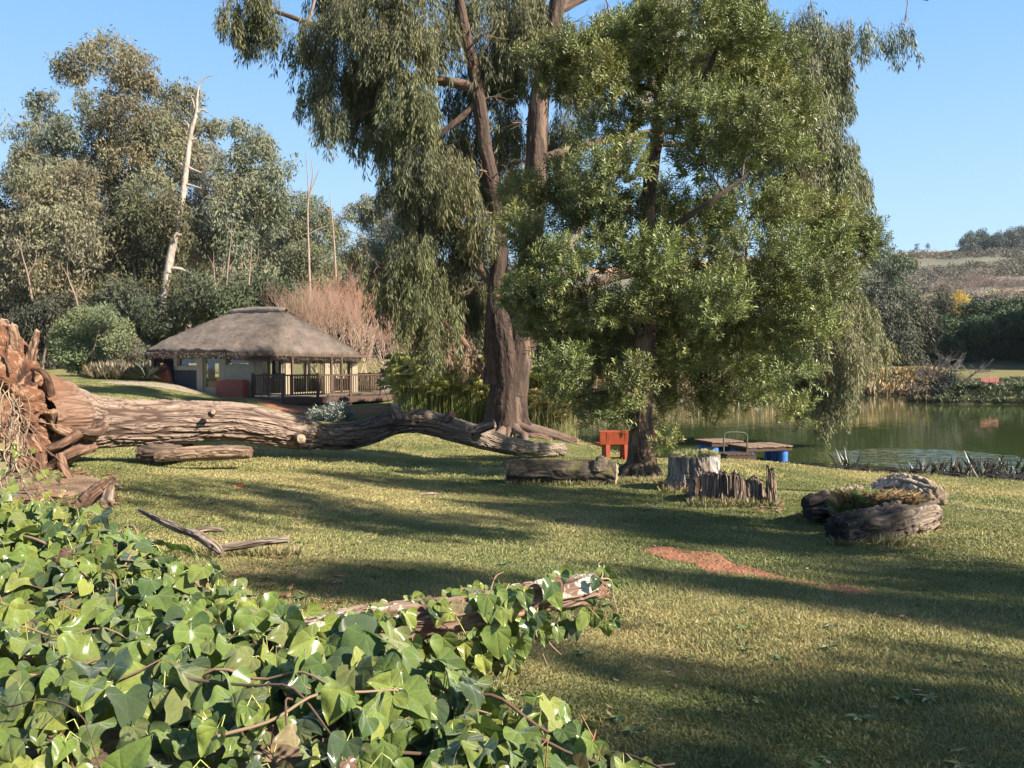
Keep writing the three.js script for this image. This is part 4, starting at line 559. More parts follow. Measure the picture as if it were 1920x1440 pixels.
// timber deck with railing
{
  const K = [[474, 36.9], [530, 35.4], [714, 39.2], [748, 42.6], [668, 46]].map(([px, D]) => flat(px, D)), mc = K.reduce((a, b) => a.add(b), v3(0, 0, 0)).multiplyScalar(1 / 5);
  const g = thing('wooden_deck', 'raised timber deck with slatted railing in front of the pavilion windows', 'deck', v3(K[1].x, FL, K[1].z)), tim = M.wood([0.11, 0.068, 0.05]), pale = M.wood([0.34, 0.30, 0.25]), brd = M.wood([0.25, 0.21, 0.175]);
  const sh = new THREE.Shape([...K, fBC.pt(fBC.L, 0, 0.15), fBC.pt(0.1, 0, 0.15)].map((p) => new THREE.Vector2(p.x, -p.z))), fg = new THREE.ExtrudeGeometry(sh, { depth: 0.04, bevelEnabled: false }); fg.rotateX(-Math.PI / 2); fg.translate(0, FL - 0.06, 0); part(g, 'subfloor', fg, tim);
  const U = fBC.u, Nn = fBC.n; // floorboards parallel to the windows
  for (let k = 0; k < 15; k++) { const d = 0.22 + k * 0.145; const P0 = fBC.pt(0, 0, d); let s0 = 1e9, s1 = -1e9; const pl = [...K, fBC.pt(fBC.L, 0, 0.15), fBC.pt(0.1, 0, 0.15)]; for (let i = 0; i < pl.length; i++) { const a = pl[i].clone().sub(P0), b = pl[(i + 1) % pl.length].clone().sub(P0), da = a.dot(Nn), db = b.dot(Nn); if (da > 0 !== db > 0) { const t = da / (da - db), s = lerp(a.dot(U), b.dot(U), t); s0 = Math.min(s0, s); s1 = Math.max(s1, s); } } if (s1 - s0 > 0.3) part(g, 'floorboard', fBC.box(s0, s1, FL - 0.018, FL + 0.012 + rr(-0.004, 0.004), 0.135, d), brd); }
  const postG = {}; const run = (P, Q, mat, posts, first, rail = 1.0, step = 0.125) => {
    const f = face(P, Q, mc), y0 = FL;
    part(g, 'fascia', f.box(-0.02, f.L + 0.02, FL - 0.3, FL - 0.025, 0.05, 0.04), tim);
    for (let k = first; k <= posts; k++) { const s = (f.L * k) / posts; part(g, 'railing_post', f.box(s - 0.05, s + 0.05, FL - 0.02, FL + rail + 0.1, 0.1, 0), mat); }
    part(g, 'top_rail', f.box(0.05, f.L - 0.05, FL + rail - 0.03, FL + rail + 0.04, 0.09, 0), tim); part(g, 'bottom_rail', f.box(0.05, f.L - 0.05, FL + 0.09, FL + 0.15, 0.05, 0), tim);
    for (let s = 0.12; s < f.L - 0.08; s += step) part(g, 'baluster', f.box(s - 0.017, s + 0.017, FL + 0.15, FL + rail - 0.03, 0.03, rr(-0.004, 0.004)), mat);
  };
  run(K[0], K[1], tim, 1, 0); run(K[1], K[2], tim, 3, 1); run(K[2], K[3], pale, 2, 1, 1.0, 0.11); run(K[3], K[4], tim, 3, 1);
  for (const [a, b, t] of [[1, 1, 0], [1, 2, 0.33], [1, 2, 0.67], [2, 2, 0], [2, 3, 0.5], [3, 3, 0], [3, 4, 0.5]]) { const p = K[a].clone().lerp(K[b], t), y = groundY(p.x, p.z); const c = p.clone().lerp(mc, 0.03), h = Math.max(0.2, FL - 0.3 - y + 0.2); part(g, 'leg', new THREE.CylinderGeometry(0.07, 0.08, h, 10).translate(c.x, FL - 0.3 - h / 2, c.z), M.wood([0.16, 0.085, 0.055])); }
  const f = face(K[1], K[2], mc); part(g, 'leaning_pole', new THREE.CylinderGeometry(0.025, 0.025, 1.5, 8).rotateZ(-0.95).rotateY(f.yaw).translate(...f.pt(f.L * 0.6, FL + 0.5, -0.35).toArray()), tim);
}
// aloe, path, soil bank, silver shrub
function bladePlant(name, label, cat, p, n, l, w, c, up = 0.9, grp) { const b = new GB(); for (let i = 0; i < n; i++) { const a = rr(0, 6.283), d = v3(Math.cos(a), rr(0.15, up * 1.6), Math.sin(a)).normalize(), s = v3().crossVectors(d, UP).normalize(); b.leaf(v3(0, 0.02, 0), d, s, l * rr(0.6, 1.1), w * rr(0.8, 1.2), jitter(c, 0.25), 0.15); } const g = thing(name, label, cat, p, grp); part(g, 'leaves', b.geo().translate(p.x, p.y, p.z), M.leafy([1, 1, 1], { transmission: 0.1 })); return g; }
{ const a = bladePlant('aloe_plant', 'spiky dark aloe against the left end of the pavilion', 'aloe', gp(274, 38.5), 40, 1.25, 0.14, [0.05, 0.065, 0.04]); a.position.y += 0.1; }
function patch(name, cx, cz, rx, rz, turn, lift, fn, mat, kind = 'structure') {
  const pos = [], col = [], uv = [], idx = [], nr = 14, na = 72; for (let k = 0; k <= nr; k++) for (let i = 0; i <= na; i++) { const a = (i / na) * 6.2832, e = (k / nr) * (0.75 + 0.5 * fbm(Math.cos(a) * 1.6 + cx, Math.sin(a) * 1.6 + cz, 2, 3)), lx = Math.cos(a) * rx * e, lz = Math.sin(a) * rz * e, x = cx + lx * Math.cos(turn) - lz * Math.sin(turn), z = cz + lx * Math.sin(turn) + lz * Math.cos(turn); pos.push(x, groundY(x, z) + (k === nr ? -0.02 : lift), z); col.push(...fn(x, z)); uv.push(x, z); }
  for (let k = 0; k < nr; k++) for (let i = 0; i < na; i++) { const a = k * (na + 1) + i, b = a + na + 1; idx.push(a, b, a + 1, b, b + 1, a + 1); }
  const g = new THREE.BufferGeometry(); g.setAttribute('position', new THREE.Float32BufferAttribute(pos, 3)); g.setAttribute('color', new THREE.Float32BufferAttribute(col, 3)); g.setAttribute('uv', new THREE.Float32BufferAttribute(uv, 2)); g.setIndex(idx); g.computeVertexNormals(); return structure(name, g, mat);
}
const soilMat = new THREE.MeshStandardMaterial({ vertexColors: true, roughness: 1, bumpMap: T.rock, bumpScale: 0.03, side: THREE.DoubleSide }), soilC = (x, z) => mul3(mix3(SOIL, [0.30, 0.12, 0.06], vn(x * 3, z * 3, 5)), 0.8 + 0.4 * vn(x * 11, z * 11));
{ const p = onGround(610, 772), q = onGround(560, 762), s = onGround(690, 778); patch('soil_bank', p.x, p.z, 3.3, 1.6, 0.15, 0.03, soilC, soilMat); const w = gp(300, 37.5); patch('path', w.x + 0.8, w.z + 0.2, 3.4, 0.8, -0.22, 0.03, (x, z) => mul3([0.34, 0.27, 0.22], 0.85 + 0.3 * vn(x * 8, z * 8)), soilMat);
  const sb = (px, py, r, lab) => { const b = onGround(px, py), g = thing('silver_shrub', lab, 'shrub', b, 'silver shrubs on the red soil under the deck'); const bl = [{ p: b.clone().add(v3(0, r * 0.7, 0)), r, f: 0.75 }, { p: b.clone().add(v3(r * 0.8, r * 0.5, 0.1)), r: r * 0.7, f: 0.7 }]; part(g, 'stems', branchWork([[{ p: b, r: 0.03 }, { p: b.clone().add(v3(0, r * 0.5, 0)), r: 0.02 }]], bl, { twigs: 8 }).geo(), M.twig); crown(g, leafList(bl, 130, 'up', [0.27, 0.29, 0.24], {}), [FINE[1]], farLeaf); };
  sb(632, 790, 0.38, 'larger silver-grey shrub on the red soil below the deck'); sb(598, 788, 0.24, 'smaller silver-grey shrub left of the larger one below the deck'); }

const ball3 = (n) => { const g = new THREE.IcosahedronGeometry(1, n); g.deleteAttribute('uv'); g.deleteAttribute('normal'); const m = mergeVertices(g, 1e-5), k = m.attributes.position, uv = new Float32Array(k.count * 2); for (let i = 0; i < k.count; i++) { uv[i * 2] = Math.atan2(k.getZ(i), k.getX(i)) / 3.14; uv[i * 2 + 1] = k.getY(i); } m.setAttribute('uv', new THREE.BufferAttribute(uv, 2)); return m; };
// ---------------------------------------------------------------- fallen trunk, logs and stumps
R = rng(808);
const PINKB = { plate: [0.275, 0.20, 0.155], crack: [0.05, 0.026, 0.018] };
{
  const ax = [[70, 792, 84, 11.9], [105, 790, 78, 12.1], [140, 790, 60, 12.4], [180, 792, 49, 12.7], [240, 793, 43.5, 13.1], [300, 792, 42, 13.5], [360, 791, 40, 13.9], [420, 790, 37, 14.3], [470, 795, 36, 14.6], [520, 804, 33.5, 15], [560, 811, 31, 15.3], [580, 815, 26, 15.5], [620, 819, 23.5, 15.8], [660, 817, 24, 16.1], [700, 806, 24, 16.4], [735, 793, 22.5, 16.7], [765, 790, 21, 16.9], [800, 792, 21.5, 17.1], [850, 805, 22, 17.5], [900, 820, 20.5, 17.9], [950, 835, 16.5, 18.2], [1000, 842, 14, 18.6], [1040, 844, 12.5, 18.9], [1058, 843, 11.5, 19]];
  const pts = ax.map((a) => at(a[0], a[1], a[3])), rad = ax.map((a) => (a[2] * a[3]) / F), base = onGround(300, 860);
  const g = thing('fallen_tree', 'huge fallen tree with cracked pinkish bark lying across the lawn, root plate at left', 'fallen tree', base);
  part(g, 'trunk', barkTube({ pts, rad, along: 760, around: 260, fiss: 0.036, fA: 15, fL: 1.3, lump: 0.06, lumpF: 3, seed: 1, ...PINKB, capB: { color: [0.42, 0.33, 0.25], bulge: 0.04 },
    tint: (c, o, d, t) => { let k = c; const burn = sstep(0.46, 0.52, t) * sstep(0.78, 0.66, t) * (0.5 + 0.5 * fbm(o.x * 3, o.y * 3, o.z * 3, 2)); k = mix3(k, mul3(k, 0.42), burn); if (t > 0.7) k = mix3(k, [0.27, 0.225, 0.18], 0.5 * sstep(0.7, 0.8, t)); if (t < 0.08) k = mix3(k, [0.17, 0.085, 0.05], sstep(0.1, 0.02, t) * (0.5 + 0.5 * vn(o.x * 4, o.y * 4, o.z * 4))); return k; },
    flute: (t, a) => 1 + 0.16 * sstep(0.12, 0, t) * Math.sin(a * 5 + 1) + 0.05 * sstep(0.5, 0.47, t) * sstep(0.44, 0.47, t) }), M.bark);
  for (const [px, py, D, dx, dy, r, l, lab] of [[560, 822, 14.9, 0.25, 0.0, 0.11, 0.14, 'pale knot'], [398, 775, 13.5, 0.2, 0.1, 0.05, 0.1, 0], [838, 786, 17.2, 0.3, 0.25, 0.1, 0.24, 'stub with orange cut face'], [905, 803, 17.5, 1, 0.35, 0.1, 0.3, 0], [742, 772, 16.5, -0.1, 1, 0.09, 0.16, 0]]) { const p = at(px, py, D), q = p.clone().add(v3(dx, dy, 0.35).normalize().multiplyScalar(l)); part(g, 'branch_stub', barkTube({ pts: [p.clone().lerp(q, -0.8), p, q], rad: [r * 1.3, r, r * 0.85], along: 16, around: 20, fiss: 0.01, lump: 0.15, seed: px, ...PINKB, capB: { color: lab && lab[0] === 's' ? [0.55, 0.22, 0.12] : [0.52, 0.38, 0.26], bulge: 0.03 } }), M.bark, lab ? { label: lab } : undefined); }
  // root plate: earth held by the roots
  const c0 = at(22, 752, 11.35), eg = ball3(60), p = eg.attributes.position, col = [], d = v3();
  const cl = at(60, 690, 11.7);
  for (let i = 0; i < p.count; i++) {
    d.fromBufferAttribute(p, i).normalize(); const top = Math.max(0, d.y), ex = d.x * (0.42 - 0.06 * top) + (d.y < 0 ? 0.22 * -d.y : -0.04), ey = d.y * (d.y > 0 ? 1.12 : 0.95), ez = d.z * 0.5;
    const w = fbm(ex * 2.2 + 5, ey * 2.2, ez * 2.2, 3), q = fbm(ex * 6 + 2, ey * 6 + 3, ez * 6, 3), h = fbm(ex * 19, ey * 19, ez * 19, 3), hole = sstep(0.5, 0.36, q), k = 1 + 0.7 * (w - 0.5) + 0.34 * (q - 0.5) - 0.14 * hole + 0.14 * (h - 0.5);
    p.setXYZ(i, c0.x - 0.02 + ex * k, c0.y - 0.02 + ey * (1 + (k - 1) * 0.6), c0.z + ez * k);
    let c = mix3([0.16, 0.07, 0.038], [0.045, 0.02, 0.013], hole); if (h > 0.58) c = mix3(c, [0.25, 0.145, 0.09], sstep(0.58, 0.66, h)); col.push(...mul3(c, 0.7 + 0.55 * h));
  }
  eg.setAttribute('color', new THREE.Float32BufferAttribute(col, 3)); eg.computeVertexNormals();
  part(g, 'root_plate', eg, new THREE.MeshStandardMaterial({ vertexColors: true, roughness: 1, bumpMap: T.rock, bumpScale: 0.03, side: THREE.DoubleSide }), { label: 'mass of red earth and broken roots' });
  const rt = (list, D, o = {}) => part(g, 'root', barkTube({ pts: list.map((a) => at(a[0], a[1], D + (a[3] ?? 0))), rad: list.map((a) => (a[2] * D) / F), along: 40, around: 16, fiss: 0.018, fA: 18, lump: 0.34, lumpF: 9, seed: list[0][0] + list[0][1], plate: [0.22, 0.125, 0.08], crack: [0.07, 0.032, 0.02], ...o }), M.bark);
  const pale = { capB: { color: [0.48, 0.31, 0.21], bulge: 0.06, rough: 1.5 }, plate: [0.30, 0.19, 0.125] };
  rt([[34, 690, 9], [28, 650, 9], [22, 612, 9]], 11.3, pale); rt([[40, 680, 7], [24, 640, 8], [4, 604, 10]], 11.4, pale); rt([[56, 680, 9], [64, 645, 8], [70, 622, 5]], 11.4, pale); rt([[20, 700, 4], [12, 670, 3], [14, 640, 1.5]], 10.9); rt([[95, 740, 10, 0.2], [84, 700, 6], [60, 690, 3]], 11.3);
  rt([[175, 838, 10, .4], [130, 850, 11], [92, 875, 9], [62, 910, 7], [40, 940, 3]], 11.6, { plate: [0.23, 0.135, 0.09] }); rt([[170, 818, 7, .3], [130, 812, 8], [100, 795, 9, -.1], [98, 772, 8, -.2]], 11.6, { ...pale, capB: { color: [0.42, 0.25, 0.14], bulge: 0.06 } }); rt([[150, 812, 9, .2], [118, 832, 9], [90, 842, 8], [60, 860, 6]], 11.4); rt([[195, 800, 10, 0.1], [175, 812, 9, -0.35], [140, 808, 7, -0.45], [112, 815, 5, -0.4]], 12.1, { plate: [0.23, 0.15, 0.105] });
  rt([[110, 850, 9], [120, 880, 9], [140, 920, 7], [150, 945, 4]], 10.6); rt([[75, 850, 9], [80, 890, 8], [100, 925, 5]], 10.4);
}
function log(name, label, list, D, o = {}, grp) { const pts = list.map((a) => at(a[0], a[1], D + (a[3] ?? 0))), g = thing(name, label, o.cat ?? 'log', v3(pts[0].x, groundY(pts[0].x, pts[0].z), pts[0].z), grp); part(g, 'log', barkTube({ pts, rad: list.map((a) => (a[2] * (D + (a[3] ?? 0))) / F), along: 130, around: 64, fiss: 0.02, seed: list[0][0], capA: { color: [0.34, 0.25, 0.18], bulge: 0.05 }, capB: { color: [0.34, 0.25, 0.18], bulge: 0.05 }, ...o }), o.mat ?? M.bark); return g; }
log('support_log', 'short dark log end wedged under the fallen trunk, left of the pale split log', [[262, 850, 16.5], [300, 849, 17], [330, 846, 16, 0.5], [352, 843, 15, 0.9]], 13.2, { plate: [0.15, 0.10, 0.075], crack: [0.04, 0.03, 0.025] });
log('split_log', 'pale split log lying in front of the dark one under the fallen trunk', [[292, 858, 8], [310, 855, 11], [360, 851, 14], [420, 848, 14], [455, 848, 13], [470, 848, 12]], 13.0, { plate: [0.36, 0.25, 0.165], crack: [0.11, 0.06, 0.04], fA: 11, fL: 0.9, fiss: 0.016, capB: { color: [0.22, 0.13, 0.09], bulge: 0.05 } });
{
  const g = log('mossy_log', 'thick dark mossy log with a knob on top, lying left of the blackwood trunk', [[950, 884, 21], [965, 884, 23], [1010, 884, 23], [1060, 887, 24], [1110, 888, 25.5], [1140, 889, 25], [1152, 890, 23]], 12.9, { plate: [0.085, 0.064, 0.043], crack: [0.025, 0.02, 0.015], lump: 0.22, lumpF: 7, fA: 14, tint: (c, o, d) => { const k = fbm(o.x * 5, o.y * 5, o.z * 5, 3); return d.y > 0.1 && k > 0.45 ? mix3(c, [0.11, 0.10, 0.03], sstep(0.45, 0.6, k) * 0.75) : c; }, capB: { color: [0.42, 0.33, 0.20], bulge: 0.1 } });
  const k0 = at(1122, 872, 12.8); part(g, 'knob', barkTube({ pts: [k0.clone().add(v3(0, -0.08, 0)), k0.clone(), k0.clone().add(v3(0.02, 0.08, 0)), k0.clone().add(v3(0.0, 0.13, 0))], rad: [0.16, 0.14, 0.12, 0.05], along: 30, around: 24, fiss: 0.02, seed: 5, plate: [0.14, 0.11, 0.07], crack: [0.05, 0.04, 0.03], capB: { color: [0.13, 0.1, 0.06] } }), M.bark);
}
{ const g = log('fallen_log', 'dark reddish log lying on the roots of the weeping gum, right of its trunk', [[985, 818, 6], [1000, 820, 8], [1040, 826, 9], [1082, 828, 8.5]], 24, { plate: [0.24, 0.135, 0.095], crack: [0.07, 0.04, 0.03], capB: { color: [0.5, 0.42, 0.34], bulge: 0.03 } }); }
// stump with straight sides
{
  const D = 12.2, base = gp(1303, D), g = thing('tree_stump', 'tall grey tree stump with flat mossy top, right of the blackwood trunk', 'stump', base), topY = at(1300, 853, D).y;
  const rk = (px) => (px * D) / F;
  part(g, 'stump', barkTube({ pts: [v3(base.x, base.y - 0.1, base.z), v3(base.x, base.y + 0.06, base.z), v3(base.x, base.y + 0.2, base.z), v3(base.x - 0.01, lerp(base.y, topY, 0.6), base.z), v3(base.x - 0.02, topY, base.z)], rad: [rk(60), rk(54), rk(49), rk(46), rk(45)], along: 90, around: 200, fiss: 0.028, fA: 17, fL: 1.2, lump: 0.08, seed: 77, plate: [0.27, 0.22, 0.18], crack: [0.09, 0.065, 0.05], flute: (t, a) => 1 + 0.06 * Math.sin(a * 7) * (1 - t) + 0.05 * Math.sin(a * 4 + 1),
    tint: (c, o, d) => { const k = fbm(o.x * 5, o.y * 2.5, o.z * 5, 3); if (d.x > -0.25 && k > 0.4) c = mix3(c, mul3([0.50, 0.465, 0.42], 0.6 + 0.7 * vn(o.x * 40, o.y * 25, o.z * 40)), sstep(0.4, 0.55, k) * 0.85); if (o.y < base.y + 0.14) c = mix3(c, [0.34, 0.19, 0.12], 0.6); return c; }, capB: { color: [0.20, 0.19, 0.09], bulge: 0.09, rough: 1.6 } }), M.bark);
  const tl = []; for (let i = 0; i < 130; i++) { const a = rr(0, 6.283), q = rk(46) * Math.sqrt(R()); tl.push({ p: v3(base.x + Math.cos(a) * q, topY + 0.01, base.z + Math.sin(a) * q), q: spinQ(rr(0, 6), rr(-0.4, 0.4), rr(-0.4, 0.4)), s: rr(0.4, 1.1), c: jitter([0.20, 0.20, 0.07], 0.3) }); }
  const mb = new GB(); for (let i = 0; i < 12; i++) mb.leaf(v3(rr(-0.03, 0.03), 0, rr(-0.03, 0.03)), v3(rr(-0.6, 0.6), 1, rr(-0.6, 0.6)).normalize(), v3(1, 0, 0), rr(0.04, 0.09), 0.008, jitter(ONE, 0.2)); instances(g, 'moss_and_grass', mb.geo(), farLeaf, tl);
}
// jagged shell of a hollow stump: outside, inside and torn top
function shell({ c, r, a0, a1, th, h, seed, lean = [0, 0], plate, crack, nA = 320, nH = 46, flute = 0.03 }) {
  const pos = [], col = [], idx = [], put = (a, f, inner) => {
    const e = sstep(0, 0.1, (a - a0) / (a1 - a0)) * sstep(1, 0.9, (a - a0) / (a1 - a0)), t = th * (0.35 + 0.65 * e), cr = vn(a * 13 + seed + 0.6 * vn(a * 4, f * 3, 1), f * 1.5, seed), cr2 = vn(a * 37, f * 3, seed + 4), fl = Math.pow(1 - Math.abs(2 * cr - 1), 3) * 1.0 + 0.5 * Math.pow(1 - Math.abs(2 * cr2 - 1), 3);
    const H = h(a) * (0.74 + 0.2 * vn(a * 3.1, seed, 2) + 0.16 * vn(a * 11, seed, 5) + 0.10 * vn(a * 42, seed, 7)), q = r * (1 + 0.18 * Math.pow(1 - f, 3)) - (inner ? t : 0) - (inner ? -1 : 1) * flute * fl * (inner ? 0.6 : 1) - (f > 0.95 ? (inner ? -1 : 1) * t * 0.3 : 0), y = f * H;
    pos.push(c.x + Math.cos(a) * q + lean[0] * y, c.y - 0.06 + y, c.z - Math.sin(a) * q + lean[1] * y); col.push(...mul3(mix3(inner ? mul3(crack, 1.3) : plate, crack, clamp(fl)), 0.7 + 0.5 * cr2));
  };
  for (let s = 0; s < 2; s++) for (let i = 0; i <= nA; i++) for (let k = 0; k <= nH; k++) put(lerp(a0, a1, i / nA), k / nH, s === 1);
  const W = nH + 1, off = (nA + 1) * W; for (let i = 0; i < nA; i++) { for (let k = 0; k < nH; k++) { const a = i * W + k, b = a + W; idx.push(a, b, a + 1, a + 1, b, b + 1, off + a, off + a + 1, off + b, off + a + 1, off + b + 1, off + b); } const t = i * W + nH; idx.push(t, t + W, off + t, off + t, t + W, off + t + W); }
  for (const i of [0, nA]) for (let k = 0; k < nH; k++) { const a = i * W + k; idx.push(a, a + 1, off + a, off + a, a + 1, off + a + 1); }
  const g = new THREE.BufferGeometry(); g.setAttribute('position', new THREE.Float32BufferAttribute(pos, 3)); g.setAttribute('color', new THREE.Float32BufferAttribute(col, 3)); g.setAttribute('uv', new THREE.Float32BufferAttribute(new Float32Array((pos.length / 3) * 2).map((_, i) => pos[Math.floor(i / 2) * 3 + (i % 2)] * (i % 2 ? 1 : 3)), 2)); g.setIndex(idx); g.computeVertexNormals(); return g;
}
{
  const D = 11, base = gp(1376, D), g = thing('broken_stump', 'low hollow stump of ridged splintered wood with a separate shard at its right', 'stump', base), st = { plate: [0.33, 0.235, 0.175], crack: [0.075, 0.048, 0.036] };
  part(g, 'splintered_wall', shell({ c: base.clone().add(v3(-0.03, 0, 0)), r: 0.44, a0: -3.0, a1: -0.55, th: 0.13, h: (a) => 0.52 - 0.09 * Math.abs(a + 2.1), seed: 3, flute: 0.034, ...st }), M.bark);
  part(g, 'back_wall', shell({ c: base.clone().add(v3(-0.1, 0, -0.05)), r: 0.46, a0: 0.9, a1: 3.3, th: 0.1, h: () => 0.34, seed: 9, flute: 0.05, ...st }), M.bark);
  const s = gp(1449, 10.6); part(g, 'shard', shell({ c: s.clone().add(v3(-0.05, 0, 0)), r: 0.12, a0: -1.9, a1: 1.4, th: 0.07, h: (a) => 0.47 - 0.05 * a, seed: 21, flute: 0.04, lean: [-0.05, 0], ...st, nA: 60 }), M.bark);
  const f = gp(1318, 11.4); part(g, 'shard', shell({ c: f.clone().add(v3(0.02, -0.02, 0)), r: 0.12, a0: -2.6, a1: 0.4, th: 0.07, h: () => 0.2, seed: 31, flute: 0.03, ...st, nA: 60 }), M.bark);
  for (const [a, b] of [[[1440, 925], [1462, 965]], [[1425, 930], [1450, 955]], [[1310, 925], [1280, 935]]]) { const p = onGround(...a), q = onGround(...b); p.y += 0.05; part(g, 'root', barkTube({ pts: [p, p.clone().lerp(q, 0.5).add(v3(0, 0.02, 0)), q], rad: [0.05, 0.04, 0.015], along: 24, around: 12, fiss: 0.01, ...st }), M.bark); }
  const so = gp(1425, 10.75); patch('bare_soil', so.x, so.z, 0.4, 0.3, 0.3, 0.015, soilC, soilMat);
}
// hollow charred log pair with grass between
{
  const CH = { crack: [0.02, 0.017, 0.015], lump: 0.11, lumpF: 6, fiss: 0.04, fA: 13, fL: 2.2, along: 200, around: 120 };
  const burnt = (lo) => (c, o, d, t) => { const k = fbm(o.x * 4 + lo, o.y * 4, o.z * 4, 3); return mix3(mul3(c, 0.3), c, sstep(0.38, 0.62, k * 0.6 + t * 0.55 - 0.08 + lo)); };
  log('charred_log', 'large grey and black charred log, nearest of the three on the right lawn', [[1568, 996, 27, -0.1], [1590, 993, 32], [1630, 988, 34, 0.1], [1680, 976, 34, 0.35], [1725, 965, 32, 0.6], [1742, 961, 27, 0.7]], 8.25, { plate: [0.27, 0.20, 0.15], ...CH, tint: burnt(0), capA: { color: [0.03, 0.026, 0.024], bulge: 0.1 } });
  log('charred_log', 'short dark charred log at the left of the group on the right lawn', [[1512, 952, 20], [1525, 951, 25], [1560, 945, 26, 0.25], [1595, 936, 24, 0.5], [1612, 932, 20, 0.6]], 9.1, { plate: [0.25, 0.185, 0.135], ...CH, tint: burnt(0.05), capA: { color: [0.03, 0.026, 0.024], bulge: 0.1 } });
  log('weathered_log', 'pale weathered log behind the grass between the charred logs', [[1640, 922, 18, 0.3], [1670, 914, 22, 0.2], [1700, 914, 24], [1735, 925, 25, -0.3], [1754, 936, 22, -0.5]], 9.55, { plate: [0.46, 0.36, 0.27], crack: [0.12, 0.08, 0.055], lump: 0.2, lumpF: 6, fiss: 0.035, fA: 13, fL: 3, along: 180, around: 110 });
  const tb = new GB(); for (let i = 0; i < 26; i++) { const a = rr(0, 6.283); tb.leaf(v3(rr(-0.05, 0.05), 0, rr(-0.05, 0.05)), v3(Math.cos(a) * 0.7, rr(0.4, 1.3), Math.sin(a) * 0.7).normalize(), v3(-Math.sin(a), 0, Math.cos(a)), rr(0.10, 0.24), 0.009, jitter(ONE, 0.25), 0.3); }
  const l = [], c = at(1640, 955, 9.0); for (let i = 0; i < 420; i++) { const px = rr(1575, 1720), k = (px - 1575) / 145, D = lerp(8.7, 9.35, R()), p = gp(px, D); p.y = at(px, lerp(972, 938, R()) + (D - 9) * -10, D).y; if (p.y < groundY(p.x, p.z)) p.y = groundY(p.x, p.z); l.push({ p, q: spinQ(rr(0, 6)), s: rr(0.6, 1.15), c: jitter(px < 1660 && R() < 0.6 ? [0.22, 0.28, 0.07] : [0.42, 0.29, 0.14], 0.25) }); }
  const g = thing('grass_tuft', 'rough green and brown grass growing between the charred logs', 'grass', gp(1640, 9)); g.userData.kind = 'stuff'; instances(g, 'blades', tb.geo(), farLeaf, l);
  const sp = gp(1640, 9.02); const eg = ball3(24), p = eg.attributes.position, col = []; for (let i = 0; i < p.count; i++) { const k = 0.85 + 0.3 * fbm(p.getX(i) * 3, p.getY(i) * 3, p.getZ(i) * 3); p.setXYZ(i, sp.x + p.getX(i) * 0.5 * k, sp.y + Math.max(-0.1, p.getY(i) * 0.24 * k), sp.z + p.getZ(i) * 0.3 * k); col.push(0.2 * k, 0.13 * k, 0.07 * k); } eg.setAttribute('color', new THREE.Float32BufferAttribute(col, 3)); eg.computeVertexNormals(); structure('soil_mound', eg, soilMat);
}

// ---------------------------------------------------------------- benches, raft
function bench(name, label, p, turn, group, col = [0.36, 0.062, 0.022]) {
  const g = thing(name, label, 'bench', p, group), m = std(col, { roughness: 0.7, map: T.plaster });
  const add = (n, geo) => { const k = shade(new THREE.Mesh(geo, m)); k.name = n; g.add(k); return k; };
  const back = new THREE.Shape(); back.moveTo(-0.78, 0); back.lineTo(0.78, 0); back.lineTo(0.82, 0.36); back.lineTo(-0.82, 0.36); back.closePath();
  add('backrest', new THREE.ExtrudeGeometry(back, { depth: 0.06, bevelEnabled: true, bevelSize: 0.012, bevelThickness: 0.012, bevelSegments: 2 }).rotateX(0.2).translate(0, 0.47, 0.16));
  add('seat', new RoundedBoxGeometry(1.6, 0.07, 0.44, 2, 0.015).translate(0, 0.44, -0.08));
  for (const s of [-0.56, -0.02, 0.56]) { const sh = new THREE.Shape(); sh.moveTo(-0.26, 0); sh.lineTo(-0.1, 0); sh.bezierCurveTo(-0.1, 0.24, 0.06, 0.24, 0.08, 0); sh.lineTo(0.28, 0); sh.lineTo(0.22, 0.44); sh.lineTo(0.30, 0.78); sh.lineTo(0.22, 0.8); sh.lineTo(0.12, 0.46); sh.lineTo(-0.24, 0.405); sh.closePath(); add('leg', new THREE.ExtrudeGeometry(sh, { depth: 0.11, bevelEnabled: true, bevelSize: 0.008, bevelThickness: 0.008 }).rotateY(-Math.PI / 2).translate(s + 0.055, 0, 0)); }
  g.rotation.y = turn; return g;
}
{ const p = gp(1172, 21.4); p.y = groundY(p.x, p.z) - 0.02; bench('red_bench', 'orange-red concrete bench facing the pond, partly hidden behind the blackwood trunk', p, 0.12).scale.set(0.93, 1, 1); const q = gp(1859, 65.5); bench('red_bench', 'small red bench on the far bank right of the bare tree', q, Math.PI + 0.1, undefined, [0.26, 0.06, 0.045]); }
